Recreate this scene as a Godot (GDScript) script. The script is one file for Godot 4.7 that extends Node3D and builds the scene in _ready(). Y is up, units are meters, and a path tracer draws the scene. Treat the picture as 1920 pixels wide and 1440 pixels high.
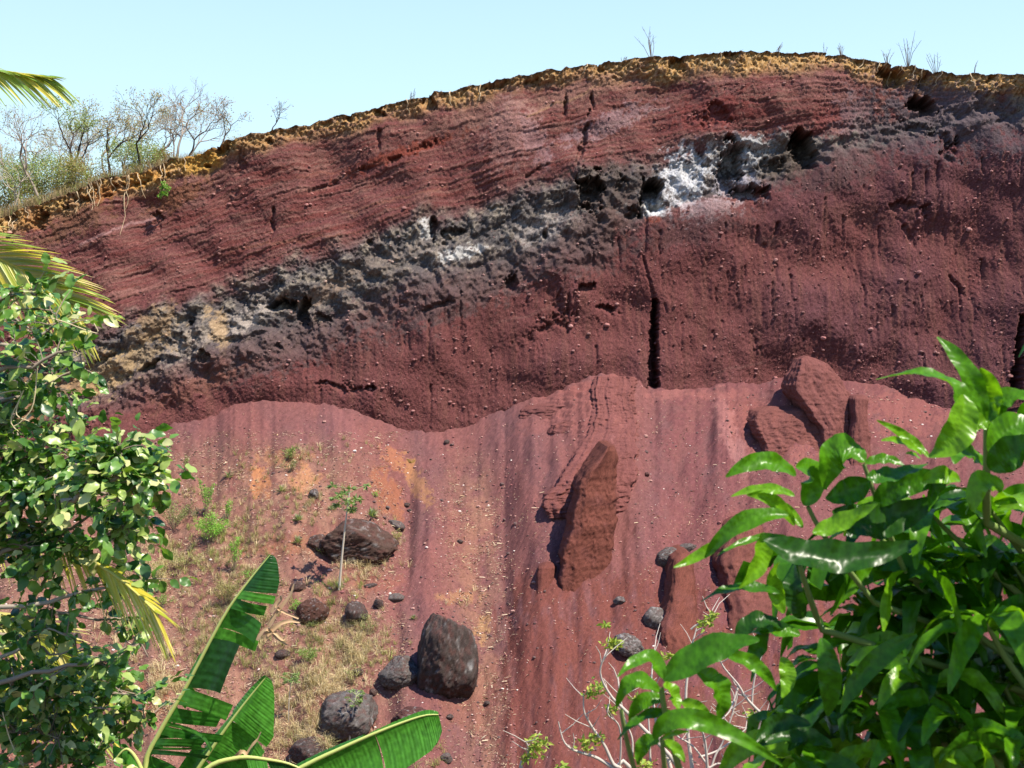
extends Node3D
# A cut through a red cinder cone: layered cliff, scree slope with boulders, and garden plants close to the viewer.

const F := 2355.1                      # photo pixels per unit of x/depth (34 degree lens, 1440 pixels high)
const TREE_TONES := [Color(0.06, 0.15, 0.02), Color(0.12, 0.24, 0.035), Color(0.30, 0.39, 0.10), Color(0.03, 0.09, 0.02), Color(0.50, 0.49, 0.21)]
const EYE := Vector3(0, 20, 0)
var sun_from := Vector3(0.42, 0.86, 0.29).normalized()

var M := {}
var names := {}
var top_x := PackedFloat32Array([-400, -150, 0, 60, 130, 200, 270, 330, 385, 430, 500, 560, 640, 700, 760, 830, 900, 960, 1040, 1100, 1180, 1260, 1330, 1400, 1480, 1560, 1590, 1620, 1660, 1710, 1760, 1820, 1920, 2100, 2400])
var top_y := PackedFloat32Array([520, 450, 405, 386, 365, 338, 322, 300, 288, 268, 250, 237, 217, 205, 190, 172, 160, 147, 132, 122, 113, 106, 102, 100, 100, 100, 107, 115, 120, 125, 136, 140, 143, 150, 170])
var base_x := PackedFloat32Array([-400, -100, 60, 170, 210, 260, 300, 400, 440, 480, 560, 660, 720, 790, 840, 880, 930, 1000, 1080, 1130, 1160, 1195, 1225, 1300, 1340, 1420, 1480, 1560, 1640, 1700, 1760, 1860, 1920, 2100, 2400])
var base_y := PackedFloat32Array([900, 880, 862, 846, 830, 802, 788, 778, 758, 752, 755, 758, 780, 795, 800, 793, 772, 748, 722, 708, 711, 715, 730, 730, 727, 722, 706, 712, 722, 730, 735, 724, 718, 715, 720])
var band_x := PackedFloat32Array([-400, 0, 150, 300, 450, 600, 800, 1000, 1180, 1400, 1520, 1650, 1750, 1920, 2400])
var band_y := PackedFloat32Array([880, 740, 690, 632, 585, 535, 465, 412, 362, 308, 282, 250, 228, 205, 180])
var crest_table := PackedFloat32Array()
var n_big: FastNoiseLite
var n_mid: FastNoiseLite
var n_fine: FastNoiseLite
var n_cell: FastNoiseLite
var n_ridge: FastNoiseLite


# ---------- small helpers ----------
class Geo:
	var v := PackedVector3Array()
	var n := PackedVector3Array()
	var c := PackedColorArray()
	var ix := PackedInt32Array()

	func grid(p: PackedVector3Array, cols: PackedColorArray, w: int, h: int) -> void:
		var b := v.size()
		v.append_array(p)
		c.append_array(cols)
		for j in h:
			var up := maxi(j - 1, 0) * w
			var dn := mini(j + 1, h - 1) * w
			var here := j * w
			for i in w:
				var dx := p[here + mini(i + 1, w - 1)] - p[here + maxi(i - 1, 0)]
				var dy := p[dn + i] - p[up + i]
				var q := dy.cross(dx)
				n.append(q.normalized() if q.length_squared() > 1e-16 else Vector3.UP)
		for j in h - 1:
			for i in w - 1:
				var a := b + j * w + i
				ix.append(a); ix.append(a + 1); ix.append(a + w)
				ix.append(a + 1); ix.append(a + w + 1); ix.append(a + w)

	func tube(pts: Array, radii: Array, sides: int, col: Color) -> void:
		var b := v.size()
		var count := pts.size()
		var side := Vector3.RIGHT
		for k in count:
			var d: Vector3 = (pts[mini(k + 1, count - 1)] - pts[maxi(k - 1, 0)])
			d = d.normalized() if d.length_squared() > 1e-14 else Vector3.UP
			if k == 0:
				side = d.cross(Vector3.UP if absf(d.y) < 0.9 else Vector3.RIGHT).normalized()
			else:
				side = (side - d * side.dot(d))
				side = side.normalized() if side.length_squared() > 1e-8 else d.cross(Vector3(0.3, 0.9, 0.2)).normalized()
			var other := d.cross(side)
			for s in sides:
				var a := TAU * s / sides
				var o := side * cos(a) + other * sin(a)
				v.append(pts[k] + o * radii[k])
				n.append(o)
				c.append(col)
		for k in count - 1:
			for s in sides:
				var p := b + k * sides + s
				var q := b + k * sides + (s + 1) % sides
				ix.append(p); ix.append(p + sides); ix.append(q)
				ix.append(q); ix.append(p + sides); ix.append(q + sides)

	func grid_from(o: Geo) -> void:
		var b := v.size()
		v.append_array(o.v); n.append_array(o.n); c.append_array(o.c)
		for i in o.ix: ix.append(i + b)

	func tri(a: Vector3, b: Vector3, d: Vector3, col: Color) -> void:
		var k := v.size()
		var q := (d - a).cross(b - a)
		q = q.normalized() if q.length_squared() > 1e-18 else Vector3.UP
		v.append(a); v.append(b); v.append(d)
		n.append(q); n.append(q); n.append(q)
		c.append(col); c.append(col); c.append(col)
		ix.append(k); ix.append(k + 1); ix.append(k + 2)

	func leaf(base: Vector3, dir: Vector3, side: Vector3, length: float, width: float, col: Color) -> void:
		# a small pointed leaf of four triangles, folded a little along its midrib
		var nn := side.cross(dir).normalized()
		var m := base + dir * length * 0.45
		var l := m + side * width * 0.5 + nn * width * 0.14
		var r := m - side * width * 0.5 + nn * width * 0.14
		var t := base + dir * length - nn * length * 0.08
		tri(base, l, m, col); tri(base, m, r, col); tri(l, t, m, col); tri(m, t, r, col)

	func mesh(origin: Vector3) -> ArrayMesh:
		var am := ArrayMesh.new()
		if v.is_empty():
			return am
		var p := v
		if origin != Vector3.ZERO:
			p = PackedVector3Array()
			p.resize(v.size())
			for i in v.size():
				p[i] = v[i] - origin
		var a := []
		a.resize(Mesh.ARRAY_MAX)
		a[Mesh.ARRAY_VERTEX] = p
		a[Mesh.ARRAY_NORMAL] = n
		a[Mesh.ARRAY_COLOR] = c
		a[Mesh.ARRAY_INDEX] = ix
		am.add_surface_from_arrays(Mesh.PRIMITIVE_TRIANGLES, a)
		return am


func at(px: float, py: float, d: float) -> Vector3:
	return EYE + Vector3((px - 960.0) * d / F, (720.0 - py) * d / F, -d)


func look(xs: PackedFloat32Array, ys: PackedFloat32Array, x: float) -> float:
	var k := clampi(xs.bsearch(x), 1, xs.size() - 1)
	var t := clampf((x - xs[k - 1]) / (xs[k] - xs[k - 1]), 0.0, 1.0)
	t = lerpf(t, t * t * (3.0 - 2.0 * t), 0.5)
	return lerpf(ys[k - 1], ys[k], t)


func noise(s: int, freq: float, octaves := 4, kind := FastNoiseLite.TYPE_SIMPLEX_SMOOTH) -> FastNoiseLite:
	var f := FastNoiseLite.new()
	f.seed = s
	f.frequency = freq
	f.noise_type = kind
	f.fractal_octaves = octaves
	f.fractal_type = FastNoiseLite.FRACTAL_FBM if octaves > 1 else FastNoiseLite.FRACTAL_NONE
	return f


func numbered(called: String) -> String:
	var k: int = names.get(called, 0)
	names[called] = k + 1
	return called if k == 0 else "%s_%03d" % [called, k]


func tag(o: Node, label: String, category := "", group := "", kind := "") -> void:
	if label: o.set_meta("label", label)
	if category: o.set_meta("category", category)
	if group: o.set_meta("group", group)
	if kind: o.set_meta("kind", kind)


func thing(called: String, where: Vector3, label: String, category: String, group := "") -> Node3D:
	var o := Node3D.new()
	o.name = numbered(called)
	o.position = where
	add_child(o)
	tag(o, label, category, group)
	return o


func put(called: String, mesh: Mesh, mat: Material, parent: Node = null, where := Vector3.ZERO) -> MeshInstance3D:
	var o := MeshInstance3D.new()
	o.mesh = mesh
	o.material_override = mat
	o.position = where
	if parent == null:
		o.name = numbered(called)
		add_child(o)
	else:
		o.name = called
		parent.add_child(o, true)
	return o


func scatter(called: String, mesh: Mesh, mat: Material, xf: Array, cols: PackedColorArray, parent: Node = null) -> MultiMeshInstance3D:
	var mm := MultiMesh.new()
	mm.transform_format = MultiMesh.TRANSFORM_3D
	mm.use_colors = true
	mm.mesh = mesh
	mm.instance_count = xf.size()
	for i in xf.size():
		mm.set_instance_transform(i, xf[i])
		mm.set_instance_color(i, cols[i])
	var o := MultiMeshInstance3D.new()
	o.multimesh = mm
	o.material_override = mat
	if parent == null:
		o.name = numbered(called)
		add_child(o)
	else:
		o.name = called
		parent.add_child(o, true)
	o.set_meta("kind", "stuff")
	return o


func grain(s: int, freq: float, low: float, high: float, size := 512, octaves := 4) -> NoiseTexture2D:
	var t := NoiseTexture2D.new()
	t.width = size
	t.height = size
	t.seamless = true
	t.noise = noise(s, freq, octaves)
	var g := Gradient.new()
	g.set_color(0, Color(low, low, low))
	g.set_color(1, Color(high, high, high))
	t.color_ramp = g
	return t


func rough_mat(scale: float, bump_cm: float, low: float, rough := 0.95) -> StandardMaterial3D:
	var m := StandardMaterial3D.new()
	m.vertex_color_use_as_albedo = true
	m.roughness = rough
	m.metallic_specular = 0.25
	m.uv1_triplanar = true
	m.uv1_world_triplanar = true
	m.uv1_scale = Vector3(scale, scale, scale)
	m.albedo_texture = grain(31, 0.03, low, 1.0)
	m.heightmap_enabled = true
	m.heightmap_texture = grain(77, 0.045, 0.0, 1.0)
	m.heightmap_scale = bump_cm
	return m


func leaf_mat(col: Color, back: Color, rough: float, spec := 0.5, vertex := false) -> StandardMaterial3D:
	var m := StandardMaterial3D.new()
	m.albedo_color = col.linear_to_srgb()
	m.vertex_color_use_as_albedo = vertex
	m.roughness = rough
	m.metallic_specular = spec
	m.cull_mode = BaseMaterial3D.CULL_DISABLED
	m.backlight_enabled = true
	m.backlight = back.linear_to_srgb()
	return m


func plain_mat(rough := 0.9, spec := 0.3) -> StandardMaterial3D:
	var m := StandardMaterial3D.new()
	m.vertex_color_use_as_albedo = true
	m.roughness = rough
	m.metallic_specular = spec
	m.cull_mode = BaseMaterial3D.CULL_DISABLED
	return m


func bez(a: Vector3, b: Vector3, c: Vector3, t: float) -> Vector3:
	return a.lerp(b, t).lerp(b.lerp(c, t), t)


func poly(pts: Array, t: float) -> Vector3:
	# point on a smooth curve through pts
	var k := pts.size() - 1
	var f := clampf(t, 0.0, 1.0) * k
	var i := mini(int(f), k - 1)
	return (pts[i] as Vector3).cubic_interpolate(pts[i + 1], pts[maxi(i - 1, 0)], pts[mini(i + 2, k)], f - i)


# ---------- the place ----------
func _ready() -> void:
	seed(4242)
	light_and_lens()
	make_materials()
	n_big = noise(3, 0.0035, 3)
	n_mid = noise(11, 0.02, 4)
	n_fine = noise(23, 0.11, 3)
	n_cell = noise(41, 0.022, 1, FastNoiseLite.TYPE_CELLULAR)
	n_cell.cellular_return_type = FastNoiseLite.RETURN_DISTANCE2_SUB
	n_ridge = noise(57, 0.03, 3)
	n_ridge.fractal_type = FastNoiseLite.FRACTAL_RIDGED
	for u in range(-400, 2401, 4):
		crest_table.append(look(base_x, base_y, u) + n_mid.get_noise_2d(u * 2.0, 77.0) * 5.0)
	ground()
	cliff()
	scree()
	rock_masses()
	boulders()
	loose_stuff()
	slope_plants()
	hilltop_plants()
	cliff_plants()
	palms()
	leafy_tree()
	banana()
	bare_shrub()
	mango()


func light_and_lens() -> void:
	var cam := Camera3D.new()
	cam.name = "camera"
	cam.fov = 34.0
	cam.near = 0.1
	cam.far = 900.0
	cam.position = EYE
	var lens := CameraAttributesPhysical.new()
	lens.frustum_focal_length = 39.25
	lens.frustum_focus_distance = 60.0
	lens.frustum_far = 900.0
	lens.frustum_near = 0.1
	lens.exposure_aperture = 10.0
	cam.attributes = lens
	add_child(cam)
	cam.current = true
	var sky_mat := ProceduralSkyMaterial.new()
	sky_mat.sky_horizon_color = Color(0.765, 0.875, 0.875)
	sky_mat.sky_top_color = Color(0.17, 0.40, 0.74)
	sky_mat.sky_curve = 0.36
	sky_mat.ground_horizon_color = Color(0.55, 0.45, 0.42)
	sky_mat.ground_bottom_color = Color(0.35, 0.25, 0.22)
	sky_mat.sun_angle_max = 1.0
	var sky := Sky.new()
	sky.sky_material = sky_mat
	var env := Environment.new()
	env.background_mode = Environment.BG_SKY
	env.sky = sky
	env.tonemap_mode = Environment.TONE_MAPPER_LINEAR
	env.tonemap_exposure = 1.9
	env.sdfgi_enabled = true
	env.ssao_enabled = true
	env.ssil_enabled = true
	var we := WorldEnvironment.new()
	we.name = "sky"
	we.environment = env
	add_child(we)
	var sun := DirectionalLight3D.new()
	sun.name = "sun"
	sun.light_energy = 1.6
	sun.light_color = Color(1.0, 0.965, 0.90)
	sun.light_angular_distance = 0.5
	sun.shadow_enabled = true
	add_child(sun)
	sun.look_at_from_position(sun_from * 50.0, Vector3.ZERO, Vector3.RIGHT)


func make_materials() -> void:
	M.cliff = rough_mat(0.45, 5.0, 0.62)
	M.scree = rough_mat(0.8, 2.5, 0.7)
	M.rock = rough_mat(1.1, 3.0, 0.55)
	M.stone = plain_mat(0.95, 0.2)
	M.straw = leaf_mat(Color(1, 1, 1), Color(0.25, 0.22, 0.12), 0.8, 0.3, true)
	M.leafy = leaf_mat(Color(1, 1, 1), Color(0.75, 0.8, 0.3), 0.6, 0.4, true)
	M.bark = plain_mat(0.9, 0.2)
	M.mango = []
	for k in [Color(0.080, 0.27, 0.008), Color(0.14, 0.40, 0.010), Color(0.26, 0.58, 0.018), Color(0.038, 0.14, 0.010)]:
		M.mango.append(leaf_mat(k, Color(1.0, 1.0, 0.4), 0.30, 0.40))
		M.mango[-1].albedo_texture = grain(61, 0.02, 0.62, 1.0, 256)
		M.mango[-1].uv1_triplanar = true
		M.mango[-1].uv1_world_triplanar = true
		M.mango[-1].uv1_scale = Vector3(9, 9, 9)
	M.tree = []
	for k in TREE_TONES:
		M.tree.append(leaf_mat(k, Color(0.4, 0.6, 0.1), 0.42, 0.42))
	M.palm = []
	for k in [Color(0.28, 0.31, 0.025), Color(0.44, 0.36, 0.03), Color(0.15, 0.26, 0.03), Color(0.50, 0.42, 0.14)]:
		M.palm.append(leaf_mat(k, Color(0.5, 0.5, 0.1), 0.42, 0.5))
	M.banana = []
	for k in [Color(0.065, 0.28, 0.03), Color(0.12, 0.42, 0.045), Color(0.035, 0.15, 0.03)]:
		M.banana.append(leaf_mat(k, Color(1.0, 1.0, 0.4), 0.32, 0.42))
		M.banana[-1].albedo_texture = grain(63, 0.02, 0.6, 1.0, 256)
		M.banana[-1].uv1_triplanar = true
		M.banana[-1].uv1_world_triplanar = true
		M.banana[-1].uv1_scale = Vector3(3, 3, 3)
	M.rib = leaf_mat(Color(0.45, 0.5, 0.14), Color(0.1, 0.1, 0.03), 0.5)
	M.dead = leaf_mat(Color(0.46, 0.30, 0.17), Color(0.2, 0.15, 0.1), 0.8)


# ---------- terrain ----------
func crest(u: float) -> float:
	var f := clampf((u + 400.0) / 4.0, 0.0, crest_table.size() - 1.001)
	var i := int(f)
	return lerpf(crest_table[i], crest_table[i + 1], f - i)


func bump(x: float, y: float, cx: float, cy: float, rx: float, ry: float) -> float:
	var q := ((x - cx) / rx) ** 2 + ((y - cy) / ry) ** 2
	return exp(-q * 1.5) if q < 4.0 else 0.0


func scree_y(u: float, d: float) -> float:
	# height of the scree surface (world) where the sight line of column u has run d metres
	var run := 80.0 - d
	var yc := (720.0 - crest(u)) * 80.0 / F
	var smooth_y := lerpf(-2.6, 0.0, clampf((u - 100.0) / 1000.0, 0.0, 1.0))
	var k := clampf(run / 20.0, 0.0, 1.0)
	var y := lerpf(yc, smooth_y, k * k * (3.0 - 2.0 * k))
	if run > 0.0:
		y -= run * 0.64 + (0.03 * run * (1.0 - k))
		var g := clampf(run / 6.0, 0.0, 1.0)
		y += g * (n_mid.get_noise_2d(u * 0.5, d * 5.0) * 0.16 + n_big.get_noise_2d(u * 2.2, d * 20.0) * 0.7)
		y -= 1.1 * g * bump(u, 0.0, 905.0, 0.0, 90.0, 1.0)          # the run-out gully
		y += 0.9 * bump(u, d, 1120.0, 74.0, 70.0, 7.0)               # bedded rib above the buttress
		y += 0.8 * bump(u, d, 1365.0, 75.0, 40.0, 6.0)
		y += 0.9 * bump(u, d, 1480.0, 76.5, 90.0, 3.0)
		y += 0.7 * bump(u, d, 560.0, 71.0, 160.0, 5.0)
		y -= 0.7 * bump(u, d, 760.0, 72.0, 35.0, 7.0)
	else:
		y += minf(-run, 1.5) * 0.1
	return y + EYE.y


func ground_depth(px: float, py: float) -> float:
	var d := 80.0
	while d > 46.0:
		if 720.0 - (scree_y(px, d) - EYE.y) * F / d >= py:
			return d
		d -= 0.12
	return 46.0


func on_slope(px: float, py: float) -> Vector3:
	var d := ground_depth(px, py)
	var p := at(px, py, d)
	p.y = scree_y(px, d)
	return p


func ground() -> void:
	# the quarry floor, the bank under the garden and the land beyond, one sheet to the horizon
	var g := Geo.new()
	var zs := [300.0, 120.0, 50.0, 20.0, 6.0, 2.0, 0.0, -2.0, -4.0, -7.0, -10.0, -14.0, -20.0, -28.0, -36.0, -44.0, -52.0, -60.0, -80.0, -140.0, -300.0, -600.0]
	var hs := [-2.2, -2.0, -1.9, -1.9, -1.8, -1.75, -1.7, -1.75, -2.4, -4.0, -5.4, -7.3, -9.8, -13.4, -16.6, -18.4, -19.0, -19.2, -19.3, -19.3, -19.3, -19.3]
	var xs := []
	for i in 41:
		var s := (i - 20) / 20.0
		xs.append(signf(s) * (absf(s) * 60.0 + pow(absf(s), 4.0) * 540.0))
	var p := PackedVector3Array()
	var c := PackedColorArray()
	for j in range(zs.size() - 1, -1, -1):
		for x in xs:
			p.append(Vector3(x, EYE.y + hs[j] + n_big.get_noise_2d(x * 9.0, zs[j] * 9.0) * 0.25, zs[j]))
			var k: float = n_mid.get_noise_2d(x * 4.0, zs[j] * 4.0) * 0.5 + 0.5
			c.append(Color(0.15, 0.07, 0.055).lerp(Color(0.13, 0.10, 0.05), k))
	g.grid(p, c, xs.size(), zs.size())
	var o := put("ground", g.mesh(Vector3.ZERO), M.scree)
	tag(o, "reddish earth of the quarry floor and garden bank", "", "", "structure")


func blobs_into(cols: PackedColorArray, us: PackedFloat32Array, vs: PackedFloat32Array, w: int, h: int, u0: float, du: float, list: Array) -> void:
	# mineral colour patches: [centre u, v, radius u, v, turn in degrees, r, g, b, strength, raggedness]
	for q in list:
		var reach: float = maxf(q[2], q[3]) * 1.7
		var i0 := maxi(0, int((q[0] - reach - u0) / du))
		var i1 := mini(w - 1, int((q[0] + reach - u0) / du))
		var cs := cos(deg_to_rad(q[4]))
		var sn := sin(deg_to_rad(q[4]))
		var to := Color(q[5], q[6], q[7])
		for j in h:
			for i in range(i0, i1 + 1):
				var k := j * w + i
				var dv: float = vs[k] - q[1]
				if absf(dv) > reach:
					continue
				var dx: float = us[k] - q[0]
				var x: float = (dx * cs + dv * sn) / q[2]
				var y: float = (-dx * sn + dv * cs) / q[3]
				var f := 1.0 - sqrt(x * x + y * y)
				f += (n_mid.get_noise_2d(us[k] * 2.2, vs[k] * 2.2) + 0.6 * n_fine.get_noise_2d(us[k] * 1.5, vs[k] * 1.5)) * q[9]
				if f > 0.0:
					cols[k] = cols[k].lerp(to, clampf(f * 3.0, 0.0, 1.0) * q[8])


func cliff() -> void:
	var u0 := -160.0
	var du := 2.15
	var w := 1040
	var h := 300
	var us := PackedFloat32Array()
	var vs := PackedFloat32Array()
	var disp := PackedFloat32Array()
	var cols := PackedColorArray()
	us.resize(w * h); vs.resize(w * h); disp.resize(w * h); cols.resize(w * h)
	var tops := PackedFloat32Array()
	var bands := PackedFloat32Array()
	for i in w:
		var u := u0 + i * du
		tops.append(look(top_x, top_y, u) + n_fine.get_noise_2d(u * 0.35, 9.0) * 3.5 + n_mid.get_noise_2d(u * 1.3, 4.0) * 3.0)
		bands.append(look(band_x, band_y, u))
	var strat := noise(91, 1.0, 3)
	var rill := noise(95, 1.0, 3)
	var red := Color(0.178, 0.063, 0.060)
	var deep := Color(0.186, 0.055, 0.048)
	var tan := Color(0.245, 0.125, 0.102)
	var low_red := Color(0.170, 0.059, 0.056)
	var low_purple := Color(0.146, 0.057, 0.062)
	var lava := Color(0.118, 0.101, 0.100)
	var lava_tan := Color(0.285, 0.235, 0.190)
	var ochre := Color(0.54, 0.31, 0.105)
	var ochre_pale := Color(0.58, 0.41, 0.22)
	var humus := Color(0.12, 0.08, 0.055)
	for i in w:
		var u := u0 + i * du
		var top := tops[i]
		var band := bands[i]
		var foot := crest(u) + 45.0
		var cap := 19.0 + 9.0 * n_mid.get_noise_2d(u * 0.5, 60.0) * 2.0 + (10.0 if u > 1100.0 else 0.0)
		if u < 330.0: cap += 6.0
		for j in h:
			var t := j / float(h - 1)
			var v := lerpf(top, foot, t)
			var k := j * w + i
			us[k] = u
			vs[k] = v
			var d := v - top
			var warp := n_mid.get_noise_2d(u, v)
			var fine := n_fine.get_noise_2d(u, v)
			var big := n_big.get_noise_2d(u, v)
			var off := (v - band) + warp * 26.0 + big * 18.0
			var half := 62.0 if u < 1250.0 else lerpf(62.0, 30.0, clampf((u - 1250.0) / 350.0, 0.0, 1.0))
			if u < 350.0: half = lerpf(62.0, 44.0, clampf((350.0 - u) / 300.0, 0.0, 1.0))
			var lw := 1.0 - smoothstep(half * 0.35, half * 1.35, absf(off + 6.0)) if off < 0.0 else 1.0 - smoothstep(half * 0.4, half * (2.3 if u < 1150.0 else 1.3), off)
			var above := clampf(-off / 30.0, 0.0, 1.0)
			# bedding: ledges that follow the dip
			var s := (v - top) / maxf(band - top, 20.0) * 150.0 + warp * 1.6 + big * 4.0
			var bed := strat.get_noise_2d(u * 0.0022, s * 0.13)
			var bed2 := strat.get_noise_2d(u * 0.006 + 40.0, s * 0.42)
			# relief in metres
			var z := big * 1.1
			var vfine := n_fine.get_noise_2d(u * 2.3, v * 2.3 + 70.0)
			var patch := clampf(n_big.get_noise_2d(u * 2.0 + 500.0, v * 2.6) * 2.0 + 0.35, 0.0, 1.0)
			var layer := s * 0.19 + strat.get_noise_2d(u * 0.002, s * 0.02 + 7.0) * 0.8
			var rise := layer - floorf(layer)
			var ledge := clampf(strat.get_noise_2d(floorf(layer) * 17.3, u * 0.005) * 2.2 + 0.1, 0.0, 1.0)
			z += above * (ledge * 0.10 * rise + patch * bed2 * 0.05 + bed * 0.05 + warp * 0.09 + fine * 0.055 + vfine * 0.055)
			var below := clampf(off / 40.0, 0.0, 1.0) * (1.0 - lw)
			z += below * (patch * (rill.get_noise_2d(u * 0.05, v * 0.007) * 0.13 + rill.get_noise_2d(u * 0.16, v * 0.02 + 50.0) * 0.05) + warp * 0.08 + fine * 0.05 + vfine * 0.055)
			if u < 1180.0: z += below * (n_ridge.get_noise_2d(u * 0.9, v * 0.9) * 0.5 + warp * 0.25) * clampf((150.0 - off) / 90.0, 0.0, 1.0) * clampf((1180.0 - u) / 80.0, 0.0, 1.0)
			if lw > 0.0:
				var cell := n_cell.get_noise_2d(u * 0.55 + warp * 14.0, (v + u * 0.28) * 0.95 + big * 30.0)
				z += lw * (cell * 0.55 + n_ridge.get_noise_2d(u * 0.5, v * 0.7) * 0.26 + warp * 0.30 + fine * 0.09 + vfine * 0.07 + 0.2)
			if d < cap + 14.0:
				var kk := 1.0 - smoothstep(cap - 6.0, cap + 14.0, d)
				z += kk * (0.2 + n_ridge.get_noise_2d(u * 1.2, v * 1.2 + 300.0) * 0.16 + fine * 0.16 + vfine * 0.08 + n_cell.get_noise_2d(u * 1.2, v * 1.2) * 0.15)
				if d < 4.0: z += 0.12
			disp[k] = z
			# colour of the layers
			var c := red.lerp(deep, clampf(bed * 1.6 + 0.25, 0.0, 1.0)).lerp(tan, clampf(bed2 * 1.2 + warp * 0.5 + 0.12 + (0.25 if d < 90.0 else 0.0), 0.0, 0.8))
			if rise > 0.86 and ledge > 0.3: c = c.lerp(Color(0.33, 0.15, 0.115), 0.55 * ledge)
			if bed2 > 0.42: c = c.lerp(Color(0.34, 0.15, 0.12), 0.5)
			var lc := low_red.lerp(low_purple, clampf(0.4 + big * 1.2 + (u - 1500.0) * 0.0012, 0.0, 1.0))
			lc = lc.lerp(Color(0.19, 0.078, 0.064), clampf(rill.get_noise_2d(u * 0.05, v * 0.004 + 9.0) * 1.0, 0.0, 0.6))
			c = lc.lerp(c, above)
			if lw > 0.0:
				var tw := clampf(warp * 1.6 + fine * 1.0 + n_ridge.get_noise_2d(u * 1.6, v * 1.6) * 0.5 - 0.12, 0.0, 1.0)
				var l := lava.lerp(lava_tan, tw * (0.95 if u < 950.0 else 0.6))
				c = c.lerp(l, lw)
			if d < cap + 30.0:
				var kc := 1.0 - smoothstep(cap - 10.0 + fine * 16.0, cap + 24.0 + warp * 16.0, d)
				var oc := ochre.lerp(ochre_pale, clampf(fine * 1.4 + 0.1, 0.0, 1.0)).lerp(Color(0.34, 0.20, 0.13), clampf(warp * 1.5 + fine * 0.6 - 0.05, 0.0, 0.75))
				c = c.lerp(oc, kc * (1.0 if u < 450.0 else (0.72 if u < 1150.0 else 0.85)))
				if d < 3.5 + fine * 5.0: c = c.lerp(humus, 0.8)
			var g := 1.0 + fine * 0.16 + vfine * 0.16 + randf_range(-0.13, 0.13)
			cols[k] = Color(c.r * g, c.g * g, c.b * g)
	print("cliff base ", Time.get_ticks_msec())
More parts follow.
